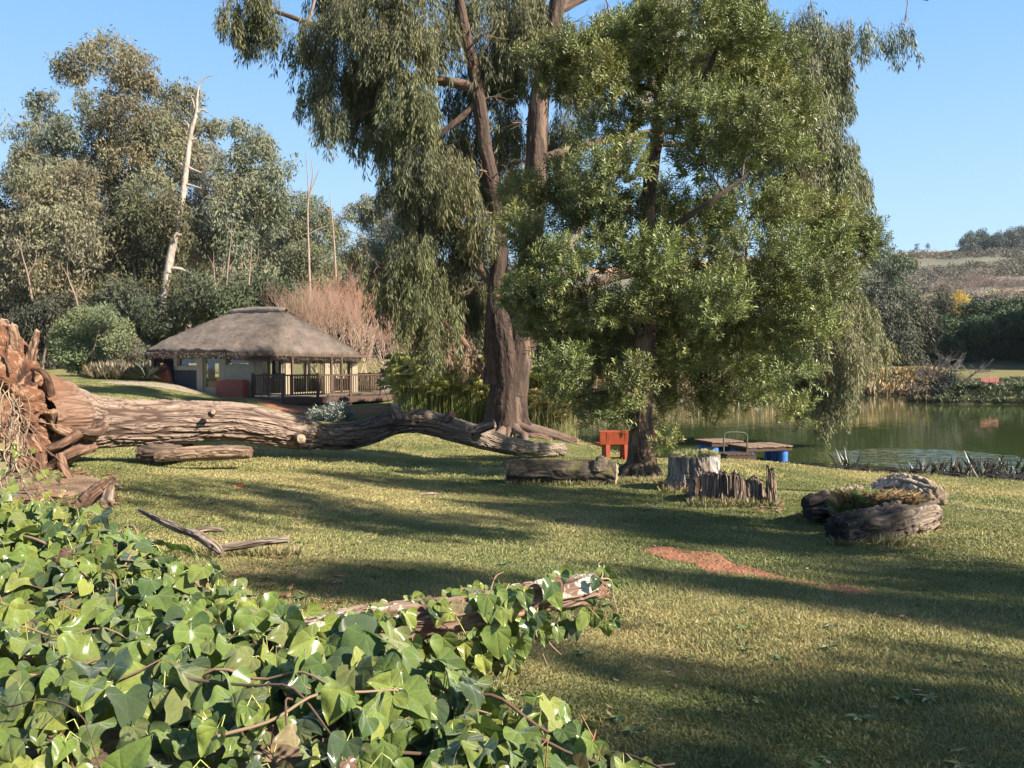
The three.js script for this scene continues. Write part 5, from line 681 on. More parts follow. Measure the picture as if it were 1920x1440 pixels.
{
  const deckM = [[0.30, 0.20, 0.14], [0.26, 0.165, 0.115], [0.34, 0.24, 0.18]].map((c) => M.wood(c)), blue = std([0.05, 0.18, 0.52], { roughness: 0.45 }), bm = M.wood_dark;
  const raft = (label, px, py, D, w, l, turn, grp) => {
    const p = at(px, py, D), g = thing('pontoon_raft', label, 'raft', v3(p.x, WATER, p.z), grp), H = 0.46, n = 9, add = (nm, geo, m) => { const k = shade(new THREE.Mesh(geo, m)); k.name = nm; g.add(k); };
    for (let k = 0; k < n; k++) add('plank', new RoundedBoxGeometry(w / n - 0.012, 0.035, l, 1, 0.006).translate(-w / 2 + (k + 0.5) * (w / n), H + rr(-0.006, 0.006), rr(-0.02, 0.02)), deckM[k % 3]);
    for (const z of [-1, 1]) add('beam', new THREE.BoxGeometry(w, 0.11, 0.05).translate(0, H - 0.075, z * (l / 2 - 0.06)), bm); for (const x of [-1, 1]) add('beam', new THREE.BoxGeometry(0.05, 0.11, l - 0.2).translate(x * (w / 2 - 0.03), H - 0.075, 0), bm);
    for (const x of [-1, 1]) for (const z of [-1, 0, 1]) { const b = new THREE.LatheGeometry([[0, -0.28], [0.12, -0.28], [0.15, -0.25], [0.145, -0.1], [0.155, -0.08], [0.145, -0.06], [0.145, 0.1], [0.155, 0.12], [0.145, 0.14], [0.15, 0.25], [0.12, 0.28], [0, 0.28]].map(([a, b2]) => new THREE.Vector2(a, b2)), 18); b.rotateX(Math.PI / 2 * 0); add('blue_drum', b.translate(x * (w / 2 - 0.18), H - 0.40, z * (l / 2 - 0.22)), blue); }
    g.rotation.y = turn; return g;
  };
  const G = 'low plank rafts floating on blue drums';
  raft('nearer wooden raft with blue drums showing along its right side', 1424, 850, 23.6, 1.5, 1.1, 0.3, G); raft('farther paler wooden raft behind the handrail, left of the nearer one', 1347, 844, 25, 1.1, 1.1, 0.3, G);
  { const p0 = at(1380, 862, 22.7), g = thing('jetty_step', 'low dark wooden landing step in front of the rafts', 'jetty', v3(p0.x, WATER, p0.z)); for (let k = 0; k < 6; k++) { const m = shade(new THREE.Mesh(new RoundedBoxGeometry(0.13, 0.045, 0.75, 1, 0.008).translate(-0.36 + k * 0.145, 0.30, 0), bm)); m.name = 'plank'; g.add(m); } const f = shade(new THREE.Mesh(new THREE.BoxGeometry(0.9, 0.22, 0.05).translate(0, 0.16, 0.34), bm)); f.name = 'fascia'; g.add(f); g.rotation.y = 0.15; }
  const P = [[1357, 866], [1357, 824], [1358, 815], [1363, 811.5], [1395, 812], [1400, 815], [1401, 824], [1400, 851]].map(([x, y]) => at(x, y, 22.9)), r = thing('handrail', 'thin dark metal handrail hoop standing on the rafts', 'handrail', v3(P[0].x, P[0].y, P[0].z)); const t = new GB(); t.tube(new THREE.CatmullRomCurve3(P, false, 'centripetal').getPoints(60), Array(61).fill(0.022), 8, [0.10, 0.11, 0.075]); part(r, 'tube', t.geo(), M.twig);
}

// ---------------------------------------------------------------- reeds and grasses
R = rng(909);
function bladeTuft(n, h, w, spread, lean) { const b = new GB(); for (let i = 0; i < n; i++) { const a = rr(0, 6.283), q = Math.sqrt(R()) * spread, d = v3(Math.cos(a) * lean * R(), 1, Math.sin(a) * lean * R()).normalize(), th = rr(0, 6.28); b.leaf(v3(Math.cos(a) * q, -0.005, Math.sin(a) * q), d, v3(Math.cos(th), 0, Math.sin(th)), h * rr(0.55, 1.15), w * rr(0.7, 1.3), jitter(ONE, 0.2), rr(0, 0.25)); } return b.geo(); }
const stuff = (name, label, cat) => { const g = thing(name, label, cat, v3(0, 0, 0)); g.userData.kind = 'stuff'; return g; };
const reedMat = M.leafy([1, 1, 1], { transmission: 0.3, roughness: 0.8 });
{ // papyrus-like feathery sedge behind the gum
  const b = new GB(); for (let s = 0; s < 7; s++) { const bx = rr(-0.25, 0.25), bz = rr(-0.25, 0.25), h = rr(1.2, 1.9), tx = bx + rr(-0.35, 0.35), tz = bz + rr(-0.3, 0.3), top = v3(tx, h, tz); b.tube([v3(bx, 0, bz), v3(lerp(bx, tx, 0.4), h * 0.55, lerp(bz, tz, 0.4)), top], [0.009, 0.007, 0.004], 3, [0.6, 0.62, 0.4]); for (let i = 0; i < 44; i++) { const a = rr(0, 6.283), d = v3(Math.cos(a) * rr(0.3, 1), rr(0.1, 1.2), Math.sin(a) * rr(0.3, 1)).normalize(); b.leaf(top, d, v3().crossVectors(d, UP).normalize(), rr(0.14, 0.36), 0.009, jitter(ONE, 0.2), 0.35); } }
  const geo = b.geo(), l = [], add = (x0, x1, D0, D1, n, c, s0, s1) => { for (let i = 0; i < n; i++) { const px = rr(x0, x1), D = rr(D0, D1), p = gp(px, D); if (pondSD(p.x, p.z) < -1.5) continue; l.push({ p, q: spinQ(rr(0, 6)), s: rr(s0, s1), c: jitter(c, 0.22) }); } };
  add(748, 930, 29, 37, 420, [0.46, 0.47, 0.13], 0.85, 1.3); add(980, 1066, 28, 35, 170, [0.36, 0.40, 0.10], 0.8, 1.2); add(1000, 1080, 27, 31, 60, [0.44, 0.37, 0.17], 0.5, 0.8); add(920, 1000, 30, 36, 90, [0.32, 0.34, 0.10], 0.7, 1.1);
  instances(stuff('sedge', 'tall feathery yellow-green sedge growing round the weeping gum', 'sedge'), 'stalks', geo, reedMat, l);
}
const R1 = bladeTuft(26, 1.5, 0.035, 0.5, 0.35), R2 = bladeTuft(44, 1.3, 0.015, 0.4, 0.7);
{ // far shore reeds and dry banks
  const l = []; for (let i = 0; i < 5200; i++) { const px = rr(960, 1760), D = rr(64, 92), p = gp(px, D), d = pondSD(p.x, p.z); if (d < -0.4 || d > 9) continue; l.push({ p, q: spinQ(rr(0, 6)), s: v3(1.3, rr(0.6, 1.15) * (d < 2 ? 1 : 0.75) * (px > 1640 ? 0.6 : 1), 1.3), c: jitter(d < 1 ? [0.27, 0.20, 0.11] : pick([[0.36, 0.28, 0.12], [0.32, 0.27, 0.10], [0.38, 0.27, 0.14]]), 0.2) }); }
  instances(stuff('reed_bank', 'tan reeds and dry grass along the far shore of the pond', 'reeds'), 'reeds', R1, reedMat, l);
  const m = []; for (let i = 0; i < 420; i++) { const px = rr(180, 285), D = rr(40, 50), p = gp(px, D); m.push({ p, q: spinQ(rr(0, 6)), s: v3(0.8, rr(0.4, 0.8), 0.8), c: jitter([0.36, 0.28, 0.16], 0.25) }); }
  instances(stuff('dry_grass', 'pale dry grass between the green bush and the pavilion', 'grass'), 'blades', R2, reedMat, m);
  const k = []; for (let i = 0; i < 900; i++) { const px = rr(1715, 2000), D = rr(60, 72), p = gp(px, D), d = pondSD(p.x, p.z); if (d < 0) continue; k.push({ p, q: spinQ(rr(0, 6)), s: v3(0.8, rr(0.12, 0.4), 0.8), c: jitter([0.10, 0.13, 0.045], 0.25) }); }
  instances(stuff('bank_grass', 'green grass of the far bank round the bare tree', 'grass'), 'blades', R2, reedMat, k);
  // thin stalks by the near shore on the right and flattened dead reeds
  const s = []; for (let i = 0; i < 130; i++) { const px = i < 14 ? rr(1585, 1612) : rr(1690, 2050), y = rr(878, 903), D = wd(y), p = at(px, y, D); const d = pondSD(p.x, p.z); if (d > 0.6 || d < -3.2) continue; p.y = Math.max(WATER - 0.1, groundY(p.x, p.z)); s.push({ p, q: spinQ(rr(0, 6), rr(-0.15, 0.15), rr(-0.15, 0.15)), s: v3(0.5, rr(0.25, 0.5), 0.5), c: jitter([0.065, 0.048, 0.028], 0.35) }); }
  instances(stuff('shore_stalks', 'thin dry stalks standing in the shallow water at the right', 'reeds'), 'stalks', bladeTuft(4, 1.6, 0.009, 0.6, 0.6), reedMat, s);
  const f = []; for (let i = 0; i < 3600; i++) { const px = i % 3 ? rr(1480, 1980) : rr(1040, 1260), D = rr(17.5, 31), p = at(px, 800, D), d = pondSD(p.x, p.z); if (d > 0.35 || d < -rr(0.1, 0.6)) continue; p.y = Math.max(WATER + 0.015, groundY(p.x, p.z) + 0.01); f.push({ p, q: new THREE.Quaternion().setFromEuler(new THREE.Euler(1.5708 + rr(-0.07, 0.07), rr(-0.06, 0.06), 1.57 + rr(-0.6, 0.6))), s: v3(0.35, 0.35, 0.35), c: jitter([0.06, 0.046, 0.042], 0.4) }); }
  instances(stuff('reed_litter', 'flattened grey-purple dead reeds along the near waterline', 'reeds'), 'litter', bladeTuft(16, 1.4, 0.022, 0.3, 0.1), reedMat, f);
  for (const [px, D, lab] of [[1810, 63.5, 'spiky green agave left of the red bench on the far bank'], [1830, 63, 'second spiky green agave left of the far red bench'], [1915, 63, 'yellow-green leafy plant at the right edge of the far bank']]) bladePlant('agave_plant', lab, 'plant', gp(px, D), 44, 1.1, 0.13, [0.085, 0.12, 0.045], 0.9, 'plants on the far bank');
  bgTree('dark_bush', 'dense dark bush at the foot of the bare tree on the far bank', 'bush', 1772, 66.5, [[1770, 720, 18], [1780, 712, 14], [1762, 730, 14], [1785, 730, 14]], { c: [0.035, 0.045, 0.025], n: 26, geo: FINE, s: 1.4, r: 0.05 });
}

// ---------------------------------------------------------------- lawn: soil patch, grass
const SOILLINE = [[1238, 1032], [1300, 1046], [1360, 1062], [1440, 1082], [1510, 1096], [1575, 1108]].map(([x, y]) => onGround(x, y));
function soilDist(x, z) { let d = 9; for (let i = 0; i + 1 < SOILLINE.length; i++) { const a = SOILLINE[i], b = SOILLINE[i + 1], ex = b.x - a.x, ez = b.z - a.z, t = clamp(((x - a.x) * ex + (z - a.z) * ez) / (ex * ex + ez * ez)); d = Math.min(d, Math.hypot(x - a.x - ex * t, z - a.z - ez * t)); } return d - 0.6 * (fbm(x * 2.2 + 3, z * 2.2, 5, 3) - 0.1); }
{
  const N = 130, x0 = SOILLINE[0].x - 0.5, x1 = SOILLINE[5].x + 0.5, z0 = Math.min(...SOILLINE.map((p) => p.z)) - 0.5, z1 = Math.max(...SOILLINE.map((p) => p.z)) + 0.5, pos = [], col = [], uv = [], idx = [], keep = [];
  for (let j = 0; j <= N; j++) for (let i = 0; i <= N; i++) { const x = lerp(x0, x1, i / N), z = lerp(z0, z1, j / N), d = soilDist(x, z); keep.push(d < 0.03); pos.push(x, groundY(x, z) + 0.012 - 0.05 * sstep(-0.03, 0.03, d) + 0.014 * (fbm(x * 9, z * 9, 1, 3) - 0.5), z); col.push(...soilC(x, z)); uv.push(x, z); }
  for (let j = 0; j < N; j++) for (let i = 0; i < N; i++) { const a = j * (N + 1) + i, b = a + N + 1; if (keep[a] || keep[b] || keep[a + 1]) idx.push(a, b, a + 1, b, b + 1, a + 1); }
  const g = new THREE.BufferGeometry(); g.setAttribute('position', new THREE.Float32BufferAttribute(pos, 3)); g.setAttribute('color', new THREE.Float32BufferAttribute(col, 3)); g.setAttribute('uv', new THREE.Float32BufferAttribute(uv, 2)); g.setIndex(idx); g.computeVertexNormals(); structure('bare_soil', g, soilMat);
}
{
  const g = stuff('lawn_grass', 'short mown grass of the lawn, green mixed with straw', 'grass'), tufts = [bladeTuft(16, 0.036, 0.0045, 0.075, 1.9), bladeTuft(17, 0.042, 0.008, 0.14, 1.9), bladeTuft(18, 0.06, 0.017, 0.34, 1.9)];
  const fill = (D0, D1, n, geo, s0, s1) => { const l = []; for (let i = 0; i < n; i++) { const D = Math.sqrt(lerp(D0 * D0, D1 * D1, R())), x = rr(-1, 1) * (0.74 * D + 0.4); const z = -D; if (D > 9 && pondSD(x, z) < 0.15) continue; if (D < 9 && soilDist(x, z) < rr(-0.15, 0.03) && R() < 0.9) continue; const p = v3(x, groundY(x, z), z), m = lawnMix(x, z) + rr(-0.28, 0.28); l.push({ p, q: spinQ(rr(0, 6.28)), s: rr(s0, s1) * (0.62 + 0.75 * fbm(x * 1.6, z * 1.6, 4, 3)), c: jitter(mix3(GREEN, STRAW, clamp(m)), 0.28) }); } instances(g, 'blades', geo, reedMat, l); };
  fill(2, 7, 42000, tufts[0], 0.7, 1.25); fill(6.5, 14, 46000, tufts[1], 0.7, 1.2); fill(13, 38, 46000, tufts[2], 0.6, 1.1);
  const lf = new GB(); lf.leaf(v3(0, 0, 0), v3(0, 0.15, 1).normalize(), v3(1, 0, 0), 0.09, 0.028, ONE); const l = []; for (let i = 0; i < 300; i++) { const D = 3 + 17 * R() * R() + R() * 2, x = rr(-0.7, 0.7) * D; if (D > 10 && pondSD(x, -D) < 0.3) continue; l.push({ p: v3(x, groundY(x, -D) + 0.035, -D), q: spinQ(rr(0, 6.28), rr(-0.3, 0.3), rr(-0.4, 0.4)), s: rr(0.35, 0.85), c: jitter(pick([[0.34, 0.14, 0.07], [0.40, 0.29, 0.15], [0.44, 0.35, 0.2], [0.24, 0.12, 0.07]]), 0.2) }); }
  instances(stuff('fallen_leaves', 'scattered dry brown leaves lying on the lawn', 'leaves'), 'leaves', lf.geo(), farLeaf, l);
  const big = onGround(448, 922); { const b = new GB(); b.leaf(v3(big.x, big.y + 0.04, big.z), v3(0.3, 0.5, 0.3).normalize(), v3(1, 0, -0.5).normalize(), 0.14, 0.09, [0.5, 0.16, 0.08]); b.leaf(v3(big.x + 0.03, big.y + 0.04, big.z), v3(-0.4, 0.3, 0.3).normalize(), v3(0, 0.4, -0.8).normalize(), 0.11, 0.06, [0.42, 0.13, 0.07]); const t = thing('dry_leaf', 'curled reddish-brown leaf alone on the lawn below the split log', 'leaf', big); part(t, 'blade', b.geo(), farLeaf); }
  const SG = 'small dry sticks lying on the lawn'; for (const [a, b, lab, h] of [[[730, 862], [748, 838], 'thin twig sticking up from the lawn below the bend of the fallen trunk', 0.3], [[785, 930], [826, 929], 'short pale stick lying in the middle of the lawn', 0], [[1205, 958], [1238, 957], 'grey piece of wood lying on the lawn below the grey stump', 0], [[610, 866], [640, 864], 'short stick in the lit grass under the fallen trunk', 0]]) { const p = onGround(...a), q = h ? p.clone().add(v3(0.22, 0.3, -0.05)) : onGround(...b); p.y += 0.02; if (!h) q.y += 0.02; const t = thing('stick', lab, 'stick', p, SG); part(t, 'wood', barkTube({ pts: [p, p.clone().lerp(q, 0.5).add(v3(0, 0.015, 0.01)), q], rad: h ? [0.008, 0.006, 0.003] : [0.016, 0.018, 0.01], along: 16, around: 8, fiss: 0.003, plate: [0.5, 0.4, 0.3] }), M.bark); }
}

// ---------------------------------------------------------------- ivy in the foreground
R = rng(1010);
const EDGE = [[-260, 905, 3.9], [-100, 915, 3.7], [0, 925, 3.55], [60, 920, 3.45], [150, 950, 3.3], [230, 965, 3.2], [290, 1004, 3.08], [340, 1034, 2.97], [430, 1064, 2.8], [480, 1112, 2.66], [560, 1135, 2.55], [650, 1165, 2.45], [760, 1172, 2.34], [840, 1225, 2.2], [930, 1292, 2.0], [1050, 1310, 1.9], [1100, 1362, 1.78], [1205, 1388, 1.7], [1300, 1422, 1.62]].map(([x, y, D]) => at(x, y, D));
const INNER = [[300, 1250, 2.0], [600, 1310, 1.82], [100, 1130, 2.5], [900, 1430, 1.58], [0, 1400, 1.6], [450, 1150, 2.35], [750, 1260, 2.0], [1200, 1640, 1.3], [600, 1640, 1.25], [0, 1640, 1.3], [-400, 1500, 1.5], [-500, 1200, 2.2], [250, 1060, 2.8]].map(([x, y, D]) => at(x, y, D));
const HP = [...EDGE, ...INNER], POLY = [...EDGE, at(1330, 1640, 1.2), at(600, 1700, 1.1), at(-300, 1700, 1.15), at(-700, 1300, 1.9), at(-500, 1000, 3.4)];
const moundTop = (x, z) => { let s = 0, w = 0; for (const p of HP) { const q = 1 / Math.pow((p.x - x) ** 2 + (p.z - z) ** 2 + 0.01, 2); s += q * p.y; w += q; } return s / w + 0.07 * (fbm(x * 4, z * 4, 3, 3) - 0.5); };
function polySD(x, z) { let d = 9, ins = false; for (let i = 0, j = POLY.length - 1; i < POLY.length; j = i++) { const a = POLY[i], b = POLY[j], ex = b.x - a.x, ez = b.z - a.z, t = clamp(((x - a.x) * ex + (z - a.z) * ez) / (ex * ex + ez * ez)); d = Math.min(d, Math.hypot(x - a.x - ex * t, z - a.z - ez * t)); if (a.z > z !== b.z > z && x < ((b.x - a.x) * (z - a.z)) / (b.z - a.z) + a.x) ins = !ins; } return ins ? d : -d; }
const moundY = (x, z) => { const d = polySD(x, z), g = groundY(x, z); return d > 0 ? lerp(lerp(g, moundTop(x, z), 0.97), moundTop(x, z), sstep(0, 0.1, d)) : lerp(lerp(g, moundTop(x, z), 0.97), g - 0.03, sstep(0, 0.4, -d)); };
{ // the heap under the ivy
  const N = 150, x0 = -3.6, x1 = 1.0, z0 = -4.4, z1 = -0.5, pos = [], col = [], uv = [], idx = [];
  for (let j = 0; j <= N; j++) for (let i = 0; i <= N; i++) { const x = lerp(x0, x1, i / N), z = lerp(z0, z1, j / N); pos.push(x, moundY(x, z) - 0.09 - 0.02 * vn(x * 30, z * 30), z); col.push(...mul3(mix3([0.085, 0.055, 0.035], [0.20, 0.135, 0.085], vn(x * 16, z * 16, 2)), 0.6 + 0.8 * vn(x * 45, z * 45, 6))); uv.push(x, z); }
  for (let j = 0; j < N; j++) for (let i = 0; i < N; i++) { const a = j * (N + 1) + i, b = a + N + 1; idx.push(a, b, a + 1, b, b + 1, a + 1); }
  const g = new THREE.BufferGeometry(); g.setAttribute('position', new THREE.Float32BufferAttribute(pos, 3)); g.setAttribute('color', new THREE.Float32BufferAttribute(col, 3)); g.setAttribute('uv', new THREE.Float32BufferAttribute(uv, 2)); g.setIndex(idx); g.computeVertexNormals(); structure('litter_mound', g, soilMat);
}
// leaf texture: blade with paler veins
const VEINS = [[0, 1], [0.62, 0.62], [-0.62, 0.62], [0.85, 0.12], [-0.85, 0.12]];
T.ivy = tex(512, (u, v) => {
  const x = (u - 0.5) * 1.4, y = v * 1.4 - 0.25; let d = 1;
  for (const [dx, dy] of VEINS) { const l = Math.hypot(dx, dy), ex = dx / l, ey = dy / l, t = x * ex + y * ey, s = Math.abs(x * ey - y * ex); if (t > 0) { d = Math.min(d, s / (0.024 * (1.15 - t))); const m = 7, k = t * m, f = Math.abs(k - s * 5.2 - Math.round(k - s * 5.2)); if (s < 0.2) d = Math.min(d, 1 - 0.35 * (1 - clamp(f * 9)) * clamp(1 - s * 4)); } }
  const vein = clamp(1.1 - d), net = pn(u * 46, v * 46, 46, 3), big = pf(u, v, 5, 8); const k = 0.6 + 0.16 * net + 0.28 * (big - 0.5);
  return [k * (1 + 1.1 * vein), k * (1 + 0.7 * vein), k * (1 + 1.3 * vein)];
});
T.ivyBump = tex(512, (u, v) => { const x = (u - 0.5) * 1.4, y = v * 1.4 - 0.25; let d = 1; for (const [dx, dy] of VEINS) { const l = Math.hypot(dx, dy), ex = dx / l, ey = dy / l, t = x * ex + y * ey, s = Math.abs(x * ey - y * ex); if (t > 0) d = Math.min(d, s * 9); } return 0.25 + 0.6 * Math.sqrt(clamp(d)) + 0.15 * pn(u * 20, v * 20, 20, 4); });
function ivyLeaf(k) { // lies in x-y, tip towards +y, upper side +z; 1 unit long
  const lob = [0, 0.35, 0.7, 0.15, 0.5, 0.1][k % 6], nt = 10, ns = 8, pos = [], uv = [], idx = [], fold = rr(-0.1, 0.5), droop = rr(-0.1, 0.5), wav = rr(0.02, 0.10), ph = rr(0, 6), asym = rr(0.92, 1.08), tw = rr(-0.3, 0.3);
  const Wd = (t) => { const h = 0.50 * Math.pow(Math.sin(Math.PI * Math.pow(clamp(t * 0.86 + 0.14), 0.72)), 0.85), l = t < 0.24 ? lerp(0.44, 0.56, t / 0.24) : t < 0.5 ? lerp(0.56, 0.27, (t - 0.24) / 0.26) : lerp(0.27, 0, Math.pow((t - 0.5) / 0.5, 1.2)); return lerp(h, l, lob * 0.8) * (t >= 1 ? 0 : 1); };
  for (let i = 0; i <= nt; i++) for (let j = 0; j <= ns; j++) { const t = i / nt, s = (j / ns) * 2 - 1, as = Math.abs(s), x = s * Wd(t) * (s > 0 ? asym : 1), y = t - 0.2 * (1 - t) * (1 - t) * Math.sin(as * 2.2) + (t < 0.05 ? 0.03 * as : 0), z = -fold * as * Wd(t) * -1 - droop * t * t + wav * Math.sin(t * 9 + ph + s * 2) * as + tw * s * t * 0.3; pos.push(x, y, z); uv.push(x / 1.4 + 0.5, (y + 0.25) / 1.4); }
  for (let i = 0; i < nt; i++) for (let j = 0; j < ns; j++) { const a = i * (ns + 1) + j, b = a + ns + 1; idx.push(a, a + 1, b, b, a + 1, b + 1); }
  const g = new THREE.BufferGeometry(); g.setAttribute('position', new THREE.Float32BufferAttribute(pos, 3)); g.setAttribute('uv', new THREE.Float32BufferAttribute(uv, 2)); g.setIndex(idx); g.computeVertexNormals(); return g;
}
const IVY = Array.from({ length: 12 }, (_, k) => ivyLeaf(k)), IVC = [[0.15, 0.25, 0.022], [0.20, 0.31, 0.028], [0.085, 0.17, 0.02], [0.27, 0.36, 0.035], [0.05, 0.105, 0.018], [0.36, 0.42, 0.05], [0.23, 0.28, 0.06], [0.36, 0.29, 0.11], [0.24, 0.12, 0.06]];
const ivyMat = (c, k) => new THREE.MeshPhysicalMaterial({ color: C(c), map: T.ivy, bumpMap: T.ivyBump, bumpScale: 0.004, roughness: 0.9, transmission: 0.34, thickness: 0, clearcoat: k % 2 ? 1 : 0.6, clearcoatRoughness: k % 2 ? 0.26 : 0.2, side: THREE.DoubleSide });
const IVM = IVC.map((c, k) => ivyMat(mul3(c, 0.84), k)), ivyWhite = ivyMat([1, 1, 1], 0);
{
  const base = v3(-0.9, moundTop(-0.9, -2), -2), g = thing('ivy_plant', 'glossy green ivy sprawling over a heap in the foreground and along the dead branch', 'ivy', base), L = [];
  const leafAt = (p, nrm, size, dirBias) => { const z = nrm.clone().normalize(), y = dirBias.clone().add(ball().multiplyScalar(0.8)); y.addScaledVector(z, -y.dot(z)).normalize(); const x = v3().crossVectors(y, z); const m = new THREE.Matrix4().makeBasis(x, y, z); L.push({ p, q: new THREE.Quaternion().setFromRotationMatrix(m), s: size, ci: R() < 0.025 ? pick([7, 7, 8]) : pick([0, 0, 1, 1, 1, 2, 2, 3, 3, 4, 5, 6]), v: Math.floor(R() * 12), y, z }); };
  const TOP = v3(0.1, -0.25, 0.75), place = (x, z, lay) => { const d = polySD(x, z), y = moundY(x, z) - lay * 0.13 + rr(-0.02, 0.035); const e = 0.04, gx = moundTop(x + e, z) - moundTop(x - e, z), gz = moundTop(x, z + e) - moundTop(x, z - e); const nrm = v3(-gx / (2 * e), 1, -gz / (2 * e)).normalize().multiplyScalar(0.6).addScaledVector(SUN, 0.35).add(v3(0, 0, 0.25)).add(ball().multiplyScalar(1.05)); leafAt(v3(x, y, z), nrm, rr(0.04, 0.106) * (0.7 + 0.55 * vn(x * 3, z * 3, 8)), TOP); };
  let n = 0; while (n < 3900) { const x = rr(-3.3, 0.65), z = rr(-4.0, -1.0), d = polySD(x, z); if (d < -0.1 || (d < 0 && R() < 0.5)) continue; place(x, z, Math.pow(R(), 1.1)); n++; }
  // ivy on the dead branch
  const B0 = at(640, 1182, 2.5), B1 = at(860, 1150, 2.62), B2 = at(985, 1125, 2.72), B3 = at(1112, 1100, 2.82);
  const bc = new THREE.CatmullRomCurve3([B0, B1, B2, B3]);
  for (let i = 0; i < 230; i++) { const t = i < 190 ? rr(0.0, 0.62) : rr(0.5, 1), p = bc.getPoint(t); const under = R() < 0.55; p.add(v3(rr(-0.05, 0.05), under ? rr(-0.2, -0.02) * (t < 0.6 ? 1 : 0.6) : rr(0.02, 0.07), rr(-0.08, 0.1))); leafAt(p, v3(0.2, under ? 0.3 : 0.9, 0.8).add(ball().multiplyScalar(0.6)), rr(0.04, 0.075), v3(0.15, -1, 0.3)); }
  for (const [px, py, D, s] of [[1132, 1066, 2.85, .05], [1140, 1085, 2.85, .055], [1125, 1098, 2.8, .05], [1108, 1110, 2.78, .05], [1148, 1160, 2.82, .05], [1136, 1168, 2.8, .055], [1156, 1152, 2.83, .045], [930, 1180, 2.55, .095], [975, 1196, 2.6, .07], [960, 1215, 2.6, .075], [905, 1230, 2.55, .06], [830, 1195, 2.5, .085], [990, 1165, 2.6, .06]]) leafAt(at(px, py, D), v3(0.1, 0.25, 0.95).add(ball().multiplyScalar(0.3)), s, v3(0.1, -1, 0.1));
  // runners near the root plate
  for (let i = 0; i < 190; i++) { const px = rr(-20, 150), D = rr(4.2, 9.5), p = at(px, rr(760, 930), D); const gy = groundY(p.x, p.z); if (p.y < gy + 0.02) p.y = gy + rr(0.02, 0.2); if (p.y > gy + 0.9 * (1 - px / 200)) continue; leafAt(p, v3(0.4, 0.6, 0.7).add(ball().multiplyScalar(0.7)), rr(0.06, 0.1), v3(0, -1, 0.3)); L[L.length - 1].ci = pick([5, 6, 7, 3]); }
  const ref = camera.position, near = L.map((l, i) => ({ i, k: (l.s / l.p.distanceTo(ref)) * (l.p.y > moundY(l.p.x, l.p.z) - 0.03 ? 1 : 0.6) * (l.z.dot(ref.clone().sub(l.p).normalize()) > 0 ? 1 : 0.7) })).filter(({ i }) => { const q = L[i].p.clone().sub(ref), c = v3(q.x, q.y, q.z).applyAxisAngle(X, PITCH); const px = 960 + (F * c.x) / -c.z, py = 720 - (F * c.y) / -c.z; return px > -20 && px < 1940 && py < 1460; }).sort((a, b) => b.k - a.k).slice(0, 300), top = new Set(near.map((e) => e.i));
  L.forEach((l, i) => { if (!top.has(i)) return; const m = shade(new THREE.Mesh(IVY[l.v], IVM[l.ci])); m.name = 'leaf'; m.position.copy(l.p).sub(base); m.quaternion.copy(l.q); m.scale.setScalar(l.s); g.add(m); });
  for (let k = 0; k < 12; k++) instances(g, 'foliage', IVY[k], ivyWhite, L.filter((l, i) => !top.has(i) && l.v === k).map((l) => ({ p: l.p, q: l.q, s: l.s, c: jitter(mul3(IVC[l.ci], 0.8), 0.18) })));
  const pet = new GB(); L.forEach((l, i) => { if (l.p.z < -4.2 || i % 3 === 1) return; const m = l.p.clone().addScaledVector(l.y, -rr(0.012, 0.03)).addScaledVector(l.z, -0.006), e = m.clone().addScaledVector(l.y, -rr(0.0, 0.03)).add(v3(rr(-0.03, 0.03), -rr(0.05, 0.1), rr(-0.03, 0.03))); pet.tube([l.p, m, e], [0.0013, 0.0015, 0.0018], 4, jitter(pick([[0.42, 0.46, 0.14], [0.36, 0.38, 0.12], [0.40, 0.40, 0.14], [0.34, 0.17, 0.09]]), 0.2)); });
  part(g, 'leaf_stalks', pet.geo(), new THREE.MeshStandardMaterial({ vertexColors: true, roughness: 0.6 }), { kind: 'stuff' });
  for (let k = 0; k < 46; k++) { let x = rr(-2.6, 0.3), z = rr(-3.4, -1.25), a = rr(-0.9, 0.9); const pts = [], rad = [], nn = 9, w = rr(0.0025, 0.006); for (let i = 0; i < nn; i++) { if (polySD(x, z) < -0.05) break; pts.push(v3(x, moundY(x, z) + rr(-0.05, 0.015), z)); rad.push(w * (1 - i / 14)); x += Math.cos(a) * 0.11; z += Math.sin(a) * 0.11; a += rr(-0.45, 0.45); } if (pts.length < 4) continue; const s = new GB(), cc = pick([[0.13, 0.075, 0.05], [0.24, 0.16, 0.10], [0.10, 0.065, 0.045]]); const cv = new THREE.CatmullRomCurve3(pts).getPoints(26); s.tube(cv, cv.map((_, i) => lerp(rad[0], rad[rad.length - 1], i / 26)), 6, cc); part(g, 'vine_stem', s.geo(), M.twig); }
  for (const l of [[[1118, 1100, 2.8], [1130, 1075, 2.84], [1122, 1058, 2.86], [1128, 1053, 2.87]], [[1120, 1085, 2.8], [1145, 1088, 2.83], [1150, 1120, 2.83], [1158, 1150, 2.82], [1150, 1165, 2.81]], [[1000, 1165, 2.68], [1010, 1205, 2.68], [1028, 1252, 2.68]], [[1015, 1165, 2.68], [1030, 1205, 2.69], [1053, 1228, 2.7]], [[920, 1105, 2.66], [930, 1080, 2.67], [945, 1072, 2.68]]]) { const s = new GB(), cv = new THREE.CatmullRomCurve3(l.map((a) => at(...a))).getPoints(20); s.tube(cv, cv.map((_, i) => 0.0035 * (1 - i / 30)), 6, [0.34, 0.22, 0.16]); part(g, 'vine_stem', s.geo(), M.twig); }
  // the dead branch the ivy climbs
  const bg = thing('dead_branch', 'thick dead branch with pale lichen and torn end, jutting from the ivy over the lawn', 'branch', B1);
